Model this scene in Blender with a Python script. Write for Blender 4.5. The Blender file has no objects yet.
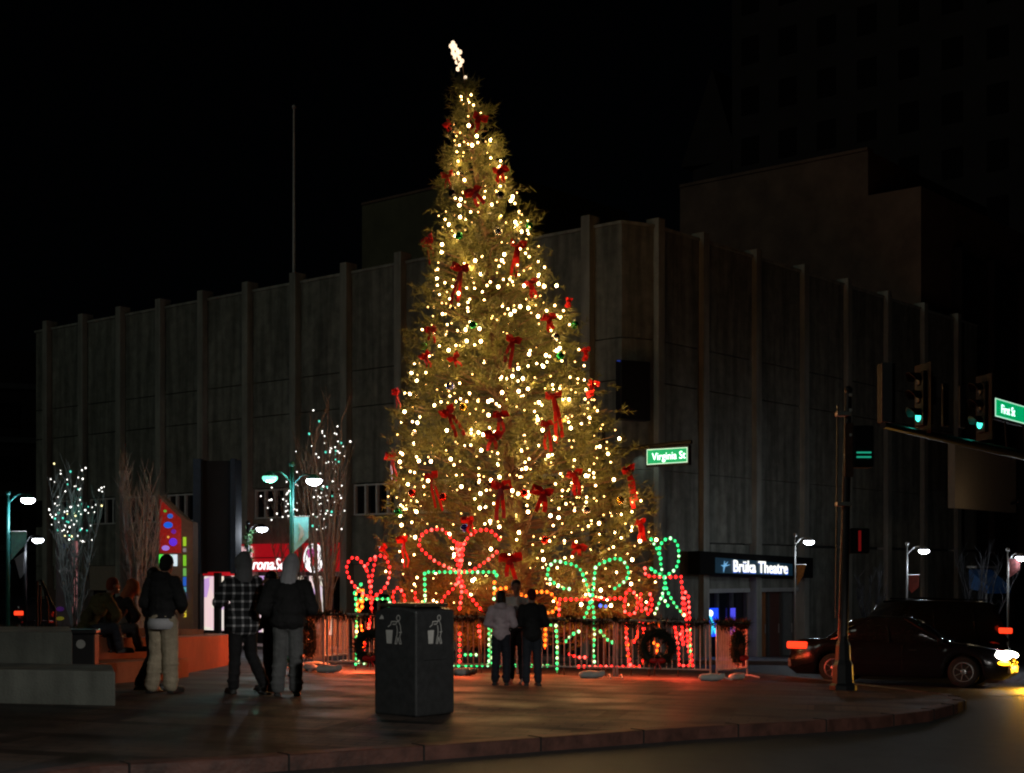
import bpy, bmesh, math, random
from mathutils import Vector, Matrix, noise, Euler
import numpy as np
R = math.radians
random.seed(7); np.random.seed(7)
sc = bpy.context.scene
col = sc.collection
F, CX, HY, CZ = 1470.0, 512.0, 572.0, 1.6      # focal length in pixels, image centre, horizon row, eye height

# ------------------------------------------------------------------ camera, world, fill sun, exposure
cam = bpy.data.cameras.new('camera'); camo = bpy.data.objects.new('camera', cam); col.objects.link(camo)
cam.sensor_width = 36; cam.lens = 36*F/1024; cam.shift_y = 185.5/1024
cam.clip_start = .1; cam.clip_end = 1500
camo.location = (0, 0, CZ); camo.rotation_euler = (R(90), 0, 0)
sc.camera = camo
FILL_EL, FILL_AZ = R(24), R(234)               # low, from behind and to one side of the camera
FILL_E = .082
w = bpy.data.worlds.new('World'); sc.world = w; w.use_nodes = True
nt = w.node_tree; bg = nt.nodes['Background']
sky = nt.nodes.new('ShaderNodeTexSky'); sky.sky_type = 'NISHITA'; sky.sun_disc = False
sky.sun_elevation = FILL_EL; sky.sun_rotation = FILL_AZ
nt.links.new(sky.outputs[0], bg.inputs[0]); bg.inputs[1].default_value = .00010
sun = bpy.data.lights.new('fill_sun', 'SUN'); sun.energy = FILL_E; sun.angle = R(14); sun.color = (.92, 1, .86)  # added weak fill, stands in for the town glow on the facade
suno = bpy.data.objects.new('fill_sun', sun); col.objects.link(suno)
sd = Vector((math.sin(FILL_AZ)*math.cos(FILL_EL), math.cos(FILL_AZ)*math.cos(FILL_EL), math.sin(FILL_EL)))
suno.rotation_euler = sd.to_track_quat('Z', 'Y').to_euler(); suno.location = (-20, -20, 30)
vs = sc.view_settings; vs.view_transform = 'Standard'; vs.look = 'None'; vs.exposure = 0; vs.gamma = 1; vs.use_curve_mapping = False
sc.cycles.use_denoising = True
sc.cycles.use_adaptive_sampling = False
sc.cycles.max_bounces = 5; sc.cycles.diffuse_bounces = 2; sc.cycles.glossy_bounces = 3; sc.cycles.transmission_bounces = 4
sc.cycles.sample_clamp_indirect = 1.5; sc.cycles.sample_clamp_direct = 0
sc.cycles.use_light_tree = True
sc.cycles.pixel_filter_type = 'BLACKMAN_HARRIS'; sc.cycles.filter_width = 2.1
sc.cycles.caustics_reflective = False; sc.cycles.caustics_refractive = False

# ------------------------------------------------------------------ helpers
ORG = {}
def org(o): return ORG.get(o.name, Vector((0, 0, 0))) if o else Vector((0, 0, 0))
def P(px, py, Y): return Vector(((px-CX)/F*Y, Y, CZ-(py-HY)/F*Y))
def PX(px, Y): return (px-CX)/F*Y
def g(X, Y):
    t = min(Y, 60)-18
    s = .5*(t+math.sqrt(t*t+4))
    return -.037*s-.022*max(-14, min(16, X))
def gr(X, Y): return g(X, Y)-.13
def G(px, py, fn=g):
    Y = 20.
    for i in range(60):
        Y = .5*Y+.5*(CZ-fn(PX(px, Y), Y))*F/(py-HY)
    return Vector((PX(px, Y), Y, fn(PX(px, Y), Y)))

MATS = {}
def M(name, c, rough=.6, metal=0., var=.15, scale=6., bump=0., emit=None, es=0., spec=.5, bscale=None, streak=0.):
    if name in MATS: return MATS[name]
    m = bpy.data.materials.new(name); m.use_nodes = True; t = m.node_tree; b = t.nodes['Principled BSDF']
    b.inputs['Roughness'].default_value = rough; b.inputs['Metallic'].default_value = metal
    b.inputs['Specular IOR Level'].default_value = spec
    tc = t.nodes.new('ShaderNodeTexCoord'); n = t.nodes.new('ShaderNodeTexNoise')
    n.inputs['Scale'].default_value = scale; n.inputs['Detail'].default_value = 5; n.inputs['Roughness'].default_value = .65
    t.links.new(tc.outputs['Object'], n.inputs['Vector'])
    cr = t.nodes.new('ShaderNodeValToRGB')
    cr.color_ramp.elements[0].position = .3; cr.color_ramp.elements[1].position = .7
    cr.color_ramp.elements[0].color = [min(1, x*(1-var)) for x in c]+[1]
    cr.color_ramp.elements[1].color = [min(1, x*(1+var)) for x in c]+[1]
    t.links.new(n.outputs['Fac'], cr.inputs[0]); t.links.new(cr.outputs[0], b.inputs['Base Color'])
    if streak:
        mp = t.nodes.new('ShaderNodeMapping'); mp.inputs['Scale'].default_value = (1.6, 1.6, .16); t.links.new(tc.outputs['Object'], mp.inputs[0])
        n3 = t.nodes.new('ShaderNodeTexNoise'); n3.inputs['Scale'].default_value = 1.7; n3.inputs['Detail'].default_value = 6; t.links.new(mp.outputs[0], n3.inputs['Vector'])
        c3 = t.nodes.new('ShaderNodeValToRGB'); c3.color_ramp.elements[0].position = .38; c3.color_ramp.elements[0].color = (1-streak,)*3+(1,); c3.color_ramp.elements[1].position = .6
        mx = t.nodes.new('ShaderNodeMix'); mx.data_type = 'RGBA'; mx.blend_type = 'MULTIPLY'; mx.inputs[0].default_value = 1
        t.links.new(n3.outputs['Fac'], c3.inputs[0]); t.links.new(cr.outputs[0], mx.inputs[6]); t.links.new(c3.outputs[0], mx.inputs[7]); t.links.new(mx.outputs[2], b.inputs['Base Color'])
    if bump:
        n2 = t.nodes.new('ShaderNodeTexNoise'); n2.inputs['Scale'].default_value = bscale or scale*6; n2.inputs['Detail'].default_value = 4
        t.links.new(tc.outputs['Object'], n2.inputs['Vector'])
        bp = t.nodes.new('ShaderNodeBump'); bp.inputs['Strength'].default_value = bump; bp.inputs['Distance'].default_value = .02
        t.links.new(n2.outputs['Fac'], bp.inputs['Height']); t.links.new(bp.outputs[0], b.inputs['Normal'])
    if emit:
        b.inputs['Emission Color'].default_value = list(emit)+[1]; b.inputs['Emission Strength'].default_value = es
    MATS[name] = m; return m

class MB:
    def __init__(s): s.v = []; s.f = []
    def add(s, vs_, fs):
        k = len(s.v); s.v += [Vector(a) for a in vs_]; s.f += [tuple(i+k for i in q) for q in fs]; return s
    def box(s, c, size, rz=0, rot=None):
        m = rot if rot is not None else Matrix.Rotation(rz, 3, 'Z')
        c = Vector(c); h = [x/2 for x in size]
        vv = [c+m@Vector((x*h[0], y*h[1], z*h[2])) for x in (-1, 1) for y in (-1, 1) for z in (-1, 1)]
        return s.add(vv, [(0, 1, 3, 2), (4, 6, 7, 5), (0, 4, 5, 1), (2, 3, 7, 6), (0, 2, 6, 4), (1, 5, 7, 3)])
    def bbox(s, c, size, rz=0, bev=.02):
        """box with chamfered vertical and top edges"""
        bm = bmesh.new(); bmesh.ops.create_cube(bm, size=1)
        for v in bm.verts: v.co = Vector((v.co.x*size[0], v.co.y*size[1], v.co.z*size[2]))
        bmesh.ops.bevel(bm, geom=bm.edges[:], offset=bev, segments=3, profile=.5, affect='EDGES')
        m = Matrix.Rotation(rz, 3, 'Z'); c = Vector(c)
        bm.verts.index_update()
        s.add([c+m@v.co for v in bm.verts], [[v.index for v in f.verts] for f in bm.faces]); bm.free(); return s
    def obox(s, p, q, thick, z0, z1, out=0.):
        """upright slab from p to q (2D), thick measured inwards (left of p->q) from offset out"""
        p = Vector(p[:2]); q = Vector(q[:2]); d = (q-p).normalized(); n = Vector((-d.y, d.x))
        a, b = p-n*out, q-n*out; c_, e = b+n*(thick+max(out, 0)), a+n*(thick+max(out, 0))
        vv = [(x.x, x.y, z) for z in (z0, z1) for x in (a, b, c_, e)]
        return s.add(vv, [(0, 3, 2, 1), (4, 5, 6, 7), (0, 1, 5, 4), (1, 2, 6, 5), (2, 3, 7, 6), (3, 0, 4, 7)])
    def prism(s, pts, z0, z1):
        n = len(pts); f0 = z0 if callable(z0) else (lambda x, y: z0)
        vv = [(x, y, f0(x, y)) for x, y in pts]+[(x, y, z1 if not callable(z1) else z1(x, y)) for x, y in pts]
        fs = [tuple(range(n-1, -1, -1)), tuple(range(n, 2*n))]+[(i, (i+1) % n, (i+1) % n+n, i+n) for i in range(n)]
        return s.add(vv, fs)
    def tube(s, pts, r, n=6, cap=True):
        pts = [Vector(p) for p in pts]; rs = r if isinstance(r, (list, tuple)) else [r]*len(pts)
        k = len(s.v); up = None
        for i, p in enumerate(pts):
            d = (pts[min(i+1, len(pts)-1)]-pts[max(i-1, 0)])
            if d.length < 1e-9: d = Vector((0, 0, 1))
            d.normalize()
            if up is None: up = d.orthogonal().normalized()
            up = (up-d*up.dot(d))
            if up.length < 1e-4: up = d.orthogonal()
            up.normalize(); sd_ = d.cross(up)
            for j in range(n):
                a = 2*math.pi*j/n; s.v.append(p+(up*math.cos(a)+sd_*math.sin(a))*rs[i])
        for i in range(len(pts)-1):
            for j in range(n):
                s.f.append((k+i*n+j, k+i*n+(j+1) % n, k+(i+1)*n+(j+1) % n, k+(i+1)*n+j))
        if cap:
            s.f.append(tuple(k+j for j in range(n-1, -1, -1))); s.f.append(tuple(k+(len(pts)-1)*n+j for j in range(n)))
        return s
    def lathe(s, prof, c=(0, 0, 0), n=16, axis=None):
        k = len(s.v); c = Vector(c); m = Matrix.Identity(3) if axis is None else Vector((0, 0, 1)).rotation_difference(Vector(axis)).to_matrix()
        for r, z in prof:
            for j in range(n):
                a = 2*math.pi*j/n; s.v.append(c+m@Vector((r*math.cos(a), r*math.sin(a), z)))
        for i in range(len(prof)-1):
            for j in range(n):
                s.f.append((k+i*n+j, k+i*n+(j+1) % n, k+(i+1)*n+(j+1) % n, k+(i+1)*n+j))
        s.f.append(tuple(k+j for j in range(n-1, -1, -1))); s.f.append(tuple(k+(len(prof)-1)*n+j for j in range(n)))
        return s
    def ell(s, c, rad, n=12, m=8, rot=None):
        c = Vector(c); k = len(s.v); rot = rot or Matrix.Identity(3)
        if not isinstance(rad, (list, tuple)): rad = (rad,)*3
        s.v.append(c+rot@Vector((0, 0, -rad[2])))
        for i in range(1, m):
            a = -math.pi/2+math.pi*i/m
            for j in range(n):
                b = 2*math.pi*j/n
                s.v.append(c+rot@Vector((rad[0]*math.cos(a)*math.cos(b), rad[1]*math.cos(a)*math.sin(b), rad[2]*math.sin(a))))
        s.v.append(c+rot@Vector((0, 0, rad[2]))); top = len(s.v)-1
        for j in range(n): s.f.append((k, k+1+(j+1) % n, k+1+j))
        for i in range(m-2):
            for j in range(n):
                a0 = k+1+i*n; s.f.append((a0+j, a0+(j+1) % n, a0+n+(j+1) % n, a0+n+j))
        for j in range(n): s.f.append((top, top-n+j, top-n+(j+1) % n))
        return s
    def cap(s, p, q, r1, r2=None, flat=1., n=10):
        """tapered capsule"""
        p = Vector(p); q = Vector(q); r2 = r1 if r2 is None else r2
        d = (q-p); L = max(d.length, 1e-5); d = d/L
        pr = []
        for i in range(1, 5): a = math.pi/2*i/4; pr.append((r1*math.sin(a), -r1*math.cos(a)))
        for i in range(0, 4): a = math.pi/2*i/4; pr.append((r2*math.cos(a), L+r2*math.sin(a)))
        k = len(s.v); s.lathe(pr, p, n, d)
        return s
    def build(s, name, mat, parent=None, smooth=False, local=False):
        me = bpy.data.meshes.new(name); off = Vector((0, 0, 0)) if local else org(parent)
        me.from_pydata([tuple(v-off) for v in s.v], [], s.f); me.materials.append(mat)
        if smooth: me.polygons.foreach_set('use_smooth', [True]*len(me.polygons))
        bm = bmesh.new(); bm.from_mesh(me); bmesh.ops.recalc_face_normals(bm, faces=bm.faces); bm.to_mesh(me); bm.free()
        o = bpy.data.objects.new(name, me); col.objects.link(o); o.parent = parent; ORG[o.name] = off.copy()
        return o
def tag(o, label, cat, group=None, kind=None):
    if label: o['label'] = label
    if cat: o['category'] = cat
    if group: o['group'] = group
    if kind: o['kind'] = kind
    return o
def thing(name, label, cat, loc=(0, 0, 0), rz=0, group=None):
    o = bpy.data.objects.new(name, None); o.empty_display_size = .1; col.objects.link(o)
    o.location = loc; o.rotation_euler = (0, 0, rz); ORG[o.name] = Vector(loc)
    return tag(o, label, cat, group)
def single(name, mb, mat, label, cat, group=None, smooth=False):
    """a thing that is one mesh: origin moved to its base"""
    o = mb.build(name, mat, None, smooth)
    vs_ = np.array([tuple(v) for v in mb.v]); c = Vector((vs_[:, 0].mean(), vs_[:, 1].mean(), vs_[:, 2].min()))
    o.data.transform(Matrix.Translation(-c)); o.location = c; ORG[o.name] = c
    return tag(o, label, cat, group)
def copy_tree(o, parent=None):
    c = o.copy(); col.objects.link(c); c.parent = parent; ORG[c.name] = org(o)
    for ch in list(o.children): copy_tree(ch, c)
    return c
def tri_obj(name, V, mat, parent=None):
    """V: (N,3,3) array of loose triangles in world space"""
    off = np.array(org(parent)); n = len(V); me = bpy.data.meshes.new(name)
    me.vertices.add(n*3); me.vertices.foreach_set('co', (V.reshape(-1, 3)-off).astype(np.float32).ravel())
    me.loops.add(n*3); me.loops.foreach_set('vertex_index', np.arange(n*3, dtype=np.int32))
    me.polygons.add(n); me.polygons.foreach_set('loop_start', np.arange(0, n*3, 3, dtype=np.int32))
    me.polygons.foreach_set('loop_total', np.full(n, 3, dtype=np.int32))
    me.update(); me.validate(); me.materials.append(mat)
    o = bpy.data.objects.new(name, me); col.objects.link(o); o.parent = parent; ORG[o.name] = org(parent)
    return o
def nrm(a): return a/np.maximum(np.linalg.norm(a, axis=1, keepdims=True), 1e-9)
def needles(o, d, L, W):
    """thin triangles from origins o along d"""
    side = nrm(np.cross(d, np.random.normal(size=d.shape)))*W[:, None]*.5
    tip = o+d*L[:, None]
    return np.stack([o-side, o+side, tip], axis=1)
def text(body, size, mat, parent, p0, xd, up, name='lettering', ext=.008, shear=0, sx=1., bold=0.):
    c = bpy.data.curves.new(name, 'FONT'); c.body = body; c.size = size; c.extrude = ext; c.shear = shear; c.resolution_u = 3; c.offset = bold
    t = bpy.data.objects.new('tmp_text', c); col.objects.link(t)
    dg = bpy.context.evaluated_depsgraph_get(); me = bpy.data.meshes.new_from_object(t.evaluated_get(dg))
    bpy.data.objects.remove(t)
    xd = Vector(xd).normalized(); up = Vector(up).normalized(); nn = xd.cross(up)
    m = Matrix(((xd.x*sx, up.x, nn.x, p0[0]), (xd.y*sx, up.y, nn.y, p0[1]), (xd.z*sx, up.z, nn.z, p0[2]), (0, 0, 0, 1)))
    me.transform(Matrix.Translation(-org(parent))@m); me.materials.clear(); me.materials.append(mat)
    o = bpy.data.objects.new(name, me); col.objects.link(o); o.parent = parent; ORG[o.name] = org(parent)
    return o
def light(parent, p, energy, color, radius=.1, typ='POINT', rot=None, size=None):
    l = bpy.data.lights.new('lamp_light', typ); l.energy = energy; l.color = color; l.shadow_soft_size = radius
    o = bpy.data.objects.new('lamp_light', l); col.objects.link(o); o.parent = parent; o.location = Vector(p)-org(parent)
    if typ == 'SPOT': l.spot_size = size or R(120); l.spot_blend = .12
    if rot: o.rotation_euler = rot
    return o
def remeshed(mb, name, mat, parent, voxel=.016, smooth_it=3, fold=0.):
    me = bpy.data.meshes.new('tmp'); me.from_pydata([tuple(v) for v in mb.v], [], mb.f)
    t = bpy.data.objects.new('tmp_body', me); col.objects.link(t)
    rm = t.modifiers.new('r', 'REMESH'); rm.mode = 'VOXEL'; rm.voxel_size = voxel; rm.use_smooth_shade = True
    if smooth_it: sm = t.modifiers.new('s', 'SMOOTH'); sm.iterations = smooth_it; sm.factor = .5
    dg = bpy.context.evaluated_depsgraph_get(); m2 = bpy.data.meshes.new_from_object(t.evaluated_get(dg))
    bpy.data.objects.remove(t); m2.materials.clear(); m2.materials.append(mat); m2.name = name
    if fold:
        sd_ = Vector((random.uniform(0, 50), 0, 0)); nv = [v.normal.copy() for v in m2.vertices]
        for v, n_ in zip(m2.vertices, nv):
            c = v.co; v.co = c+n_*fold*(noise.noise(Vector((c.x*9, c.y*9, c.z*15))+sd_)+.5*noise.noise(Vector((c.x*22, c.y*22, c.z*30))+sd_)-.1)
    o = bpy.data.objects.new(name, m2); col.objects.link(o); o.parent = parent; ORG[o.name] = org(parent)
    return o
def resample(pts, step):
    pts = [Vector(p) for p in pts]; out = [pts[0].copy()]; acc = 0.
    for a, b in zip(pts, pts[1:]):
        L = (b-a).length
        if L < 1e-9: continue
        t = step-acc
        while t <= L+1e-6: out.append(a+(b-a)*(t/L)); t += step
        acc = L-(t-step)
    return out
def smoothline(pts, n=4):
    pts = [Vector(p) for p in pts]; out = []
    q = [pts[0]]+pts+[pts[-1]]
    for i in range(1, len(q)-2):
        for k in range(n):
            t = k/n; a, b, c, d = q[i-1:i+3]
            out.append(.5*((2*b)+(-a+c)*t+(2*a-5*b+4*c-d)*t*t+(-a+3*b-3*c+d)*t**3))
    out.append(pts[-1]); return out

# ------------------------------------------------------------------ materials
def mat_plaza():
    m = bpy.data.materials.new('brick_paving'); m.use_nodes = True; t = m.node_tree; b = t.nodes['Principled BSDF']; N = t.nodes.new; L = t.links.new
    tc = N('ShaderNodeTexCoord'); mp = N('ShaderNodeMapping'); mp.inputs['Rotation'].default_value = (0, 0, R(12)); L(tc.outputs['Object'], mp.inputs[0])
    br = N('ShaderNodeTexBrick'); br.inputs['Scale'].default_value = 1; br.inputs['Brick Width'].default_value = .42; br.inputs['Row Height'].default_value = .21
    br.inputs['Mortar Size'].default_value = .012; br.inputs['Color1'].default_value = (.12, .085, .068, 1); br.inputs['Color2'].default_value = (.05, .04, .037, 1)
    br.inputs['Mortar'].default_value = (.018, .015, .014, 1); br.inputs['Bias'].default_value = -.1
    L(mp.outputs[0], br.inputs['Vector'])
    n = N('ShaderNodeTexNoise'); n.inputs['Scale'].default_value = .9; n.inputs['Detail'].default_value = 6; L(tc.outputs['Object'], n.inputs['Vector'])
    mx = N('ShaderNodeMix'); mx.data_type = 'RGBA'; mx.blend_type = 'MULTIPLY'; mx.inputs[0].default_value = .85
    cr = N('ShaderNodeValToRGB'); cr.color_ramp.elements[0].position = .35; cr.color_ramp.elements[0].color = (.35, .35, .37, 1); cr.color_ramp.elements[1].position = .68; cr.color_ramp.elements[1].color = (1.2, 1.1, 1, 1)
    L(n.outputs['Fac'], cr.inputs[0]); L(br.outputs['Color'], mx.inputs[6]); L(cr.outputs[0], mx.inputs[7])
    b2 = N('ShaderNodeTexBrick'); b2.inputs['Scale'].default_value = 1; b2.inputs['Brick Width'].default_value = 2.4; b2.inputs['Row Height'].default_value = 1.25; b2.inputs['Mortar Size'].default_value = .14; b2.inputs['Mortar Smooth'].default_value = .1
    b2.inputs['Color1'].default_value = (1, .96, .92, 1); b2.inputs['Color2'].default_value = (.45, .45, .48, 1); b2.inputs['Mortar'].default_value = (.12, .10, .10, 1); L(mp.outputs[0], b2.inputs['Vector'])
    m3 = N('ShaderNodeMix'); m3.data_type = 'RGBA'; m3.blend_type = 'MULTIPLY'; m3.inputs[0].default_value = 1; L(mx.outputs[2], m3.inputs[6]); L(b2.outputs['Color'], m3.inputs[7]); L(m3.outputs[2], b.inputs['Base Color'])
    rr = N('ShaderNodeMapRange'); rr.inputs['From Min'].default_value = .35; rr.inputs['From Max'].default_value = .65; rr.inputs['To Min'].default_value = .48; rr.inputs['To Max'].default_value = .8
    L(n.outputs['Fac'], rr.inputs['Value']); L(rr.outputs[0], b.inputs['Roughness'])
    bp = N('ShaderNodeBump'); bp.inputs['Strength'].default_value = .6; bp.inputs['Distance'].default_value = .012
    n2 = N('ShaderNodeTexNoise'); n2.inputs['Scale'].default_value = 25; L(tc.outputs['Object'], n2.inputs['Vector'])
    ad = N('ShaderNodeMath'); ad.operation = 'MULTIPLY_ADD'; ad.inputs[1].default_value = .5; L(n2.outputs['Fac'], ad.inputs[0])
    iv = N('ShaderNodeMath'); iv.operation = 'SUBTRACT'; iv.inputs[0].default_value = 1; L(br.outputs['Fac'], iv.inputs[1]); L(iv.outputs[0], ad.inputs[2])
    L(ad.outputs[0], bp.inputs['Height']); L(bp.outputs[0], b.inputs['Normal'])
    return m
m_plaza = mat_plaza()
m_asph = M('asphalt', (.022, .023, .024), .55, var=.4, scale=3, bump=.5, bscale=60)
m_kerb = M('red_kerb', (.075, .03, .022), .6, var=.6, scale=4, bump=.3)
m_conc = M('concrete', (.16, .17, .15), .85, streak=.4, var=.25, scale=1.2, bump=.4, bscale=40)
m_panel = M('pebble_panel', (.22, .23, .19), .9, var=.3, streak=.45, scale=2.2, bump=.5, bscale=30)
m_pil = M('pilaster_concrete', (.33, .34, .29), .85, streak=.35, var=.15, scale=1.5)
m_dark = M('dark_metal', (.02, .021, .023), .4, .3)
m_black = M('black_paint', (.010, .010, .011), .55, spec=.3)
m_glass = M('dark_glass', (.01, .012, .014), .12, var=.05)
m_mull = M('aluminium', (.36, .37, .35), .5, .1)
m_brown = M('brown_wall', (.17, .105, .075), .9, var=.3, scale=.7)
m_tower = M('tower_wall', (.022, .016, .016), .9, var=.3, scale=.3)
m_red = M('red_fascia', (.35, .01, .015), .5, var=.2, emit=(.5, .004, .01), es=.55)
m_teal = M('teal_paint', (.02, .17, .16), .4, .2)
m_banner = M('teal_cloth', (.2, .78, .95), .8, var=.3, scale=4)
m_steel = M('galvanised_steel', (.75, .75, .72), .5, 0., var=.2)
m_bark = M('bare_bark', (.16, .12, .095), .85, var=.4, scale=9, bump=.5)
m_trunk = M('pine_bark', (.14, .08, .045), .9, var=.4, scale=7, bump=.5)
m_needle = M('pine_needles', (.135, .14, .034), .6, var=.6, scale=1.6)
m_garland = M('garland_needles', (.018, .03, .014), .7, var=.4, scale=10)
m_ribbon = M('red_ribbon', (.85, .014, .012), .45, var=.25, scale=5)
m_white = M('white_plastic', (.8, .78, .74), .6, var=.12)

# ------------------------------------------------------------------ ground
def sheet(name, poly, fn, step, mat, skirt=0):
    bm = bmesh.new(); f = bm.faces.new([bm.verts.new((x, y, 0)) for x, y in poly])
    xs = [p[0] for p in poly]; ys = [p[1] for p in poly]
    x = math.ceil(min(xs)/step)*step
    while x < max(xs):
        bmesh.ops.bisect_plane(bm, geom=bm.verts[:]+bm.edges[:]+bm.faces[:], plane_co=(x, 0, 0), plane_no=(1, 0, 0)); x += step
    y = math.ceil(min(ys)/step)*step
    while y < min(max(ys), 70):
        bmesh.ops.bisect_plane(bm, geom=bm.verts[:]+bm.edges[:]+bm.faces[:], plane_co=(0, y, 0), plane_no=(0, 1, 0)); y += step
    if skirt:
        ed = [e for e in bm.edges if e.is_boundary]
        r = bmesh.ops.extrude_edge_only(bm, edges=ed)
        low = {v for v in r['geom'] if isinstance(v, bmesh.types.BMVert)}
        for v in bm.verts: v.co.z = fn(v.co.x, v.co.y)-(skirt if v in low else 0)
    else:
        for v in bm.verts: v.co.z = fn(v.co.x, v.co.y)
    bmesh.ops.recalc_face_normals(bm, faces=bm.faces)
    me = bpy.data.meshes.new(name); bm.to_mesh(me); bm.free(); me.materials.append(mat)
    if me.polygons and sum(p.normal.z*p.area for p in me.polygons) < 0: me.flip_normals()
    o = bpy.data.objects.new(name, me); col.objects.link(o); o['kind'] = 'structure'; return o
sheet('road', [(-300, -30), (300, -30), (300, 600), (-300, 600)], gr, 2., m_asph)
front = [(0, 778), (100, 766), (250, 758), (400, 748), (500, 741), (600, 734), (700, 727), (800, 722), (880, 717), (930, 711), (958, 704), (966, 700), (955, 695), (915, 690)]
fr = [G(x, y) for x, y in front]
kerb_pts = [(-9, 8.6), (-6.5, 10.4)]+[(p.x, p.y) for p in fr]
KL = lambda X: 34.5+(5.2-X)/1.195
back = [(6.4, 29.5), (5.2, KL(5.2)), (2, KL(2)), (-5, KL(-5)), (-20, KL(-20)), (-60, KL(-60)), (-60, 8.6)]
plaza_poly = kerb_pts+back
def inset(pts, d):
    out = []
    for i, p in enumerate(pts):
        a = Vector(pts[max(i-1, 0)]); b = Vector(pts[min(i+1, len(pts)-1)]); t = (b-a).normalized(); out.append((p[0]-t.y*d, p[1]+t.x*d))
    return out
kin = inset(kerb_pts, .2)
sheet('plaza_pavement', kin+back, g, 1.5, m_plaza, .0)
def strip(name, outer, inner, fn, mat, drop):
    mb = MB(); O = resample([(x, y, 0) for x, y in outer], .9)
    n = len(outer)
    pts = []
    for i in range(n-1):
        for k in range(3):
            t = k/3; pts.append((Vector(outer[i]).lerp(Vector(outer[i+1]), t), Vector(inner[i]).lerp(Vector(inner[i+1]), t)))
    pts.append((Vector(outer[-1]), Vector(inner[-1])))
    vs_ = []; fs = []
    for a, b in pts:
        vs_ += [(a.x, a.y, fn(a.x, a.y)-drop), (a.x, a.y, fn(a.x, a.y)-.005), (a.x*.93+b.x*.07, a.y*.93+b.y*.07, fn(a.x, a.y)+.006), (b.x, b.y, fn(b.x, b.y)+.004), (b.x, b.y, fn(b.x, b.y)-.1)]
    for i in range(len(pts)-1):
        for k in range(4): fs.append((i*5+k, i*5+5+k, i*5+6+k, i*5+1+k))
    mb.add(vs_, fs); o = mb.build(name, mat); o['kind'] = 'structure'; return o
strip('kerb', kerb_pts, kin, g, m_kerb, .2)
jm = MB()
for a_, b_ in zip(resample([(x, y, 0) for x, y in kerb_pts], 1.4), resample([(x, y, 0) for x, y in inset(kerb_pts, .2)], 1.4)):
    d_ = (Vector((b_.x, b_.y, 0))-Vector((a_.x, a_.y, 0))).normalized(); z = g(a_.x, a_.y); o_ = a_-d_*.006; e_ = a_+d_*.19
    t_ = Vector((-d_.y, d_.x, 0))*.009
    jm.add([(o_+s_*t_)+Vector((0, 0, zz)) for s_ in (-1, 1) for zz in (z-.14, z+.012)]+[(e_+s_*t_)+Vector((0, 0, zz)) for s_ in (-1, 1) for zz in (z-.14, z+.012)], [(0, 1, 3, 2), (4, 6, 7, 5), (1, 5, 7, 3), (0, 4, 5, 1), (2, 3, 7, 6)])
o = jm.build('kerb_joints', M('joint_dark', (.008, .007, .006), .9)); o['kind'] = 'structure'
kb2 = [kerb_pts[-1]]+back[:6]
strip('kerb', kb2, inset(kb2, .25), g, m_conc, .2)
# pavement on the far side of the street, along the department store
nL = Vector((-1, -1.195)).normalized(); nR = Vector((1, -.856)).normalized()
def LF(t, out=0.): return Vector((2.72-1.195*(t-50), t))+nL*out
def RF(t, out=0.): return Vector((4.66+.856*(t-49.6), t))+nR*out
far_poly = [tuple(LF(75, 4.6)), tuple(LF(51, 4.6)), (4.2, 45.3), tuple(RF(51, 4.6)), tuple(RF(120, 4.6)), tuple(RF(120, -1)), tuple(RF(49.6, -1.5)), tuple(LF(75, -1))]
sheet('far_pavement', far_poly, g, 3., M('far_paving', (.12, .11, .1), .6, var=.3, scale=1), .14)
# crossing line painted on the asphalt by the corner
mb = MB()
for k in range(2):
    a = [(8.6+k*2.6, 26.5), (8.9+k*2.6, 26.5), (13.9+k*2.6, 31.5), (13.6+k*2.6, 31.5)]
    n = 8
    for i in range(n):
        t0, t1 = i/n, (i+1)/n
        q = [Vector(a[0]).lerp(Vector(a[3]), t0), Vector(a[1]).lerp(Vector(a[2]), t0), Vector(a[1]).lerp(Vector(a[2]), t1), Vector(a[0]).lerp(Vector(a[3]), t1)]
        mb.add([(p.x, p.y, gr(p.x, p.y)+.012) for p in q], [(0, 1, 2, 3)])
o = mb.build('road_marking', M('road_paint', (.5, .5, .46), .6, var=.4, scale=5)); o['kind'] = 'structure'

# ------------------------------------------------------------------ department store
ZT = 13.27
store = thing('department_store', 'long grey concrete corner building with tall vertical piers and pebbled panels', 'building', (3.7, 49.3, -1.5))
TL = [50.05+1.9*k for k in range(12)]; TR = [52+2.7*k for k in range(7)]
core = MB(); e1, e2 = LF(71.7, -.5), RF(70, -.5); c1, c2 = LF(49.6, -.6), RF(50., -.6)
bk = [(e2.x-6, e2.y+14), (e1.x+10, e1.y+14)]
core.prism([tuple(c1), tuple(c2), tuple(e2)]+bk+[tuple(e1)], -3, 12.9).build('inner_wall', M('inner_wall', (.06, .06, .055), .9), store)
A, B = LF(49.2), RF(49.75)
wm = MB()
bands = [(5.07, 8.02), (8.06, 9.44), (9.48, ZT)]
for z0, z1 in bands:
    wm.obox(LF(71.7), A, .45, z0, z1); wm.obox(A, B, .45, z0, z1); wm.obox(B, RF(70), .45, z0, z1)
wm.obox(LF(71.7), A, .45, 1.9, 3.78); wm.obox(A, B, .45, -2.2, 5.05); wm.obox(B, RF(52), .45, -2.2, 5.05)
wm.obox(RF(52), RF(70), .45, 2.65, 5.05)
for k in range(2, 6): wm.obox(RF(TR[k]), RF(TR[k+1]), .42, -2.4, 2.55)
wm.obox(RF(TR[6]), RF(70), .42, -2.4, 2.55); wm.obox(LF(71.7), LF(TL[11]), .42, -2.2, 1.88)
wm.build('wall', m_panel, store)
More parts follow.
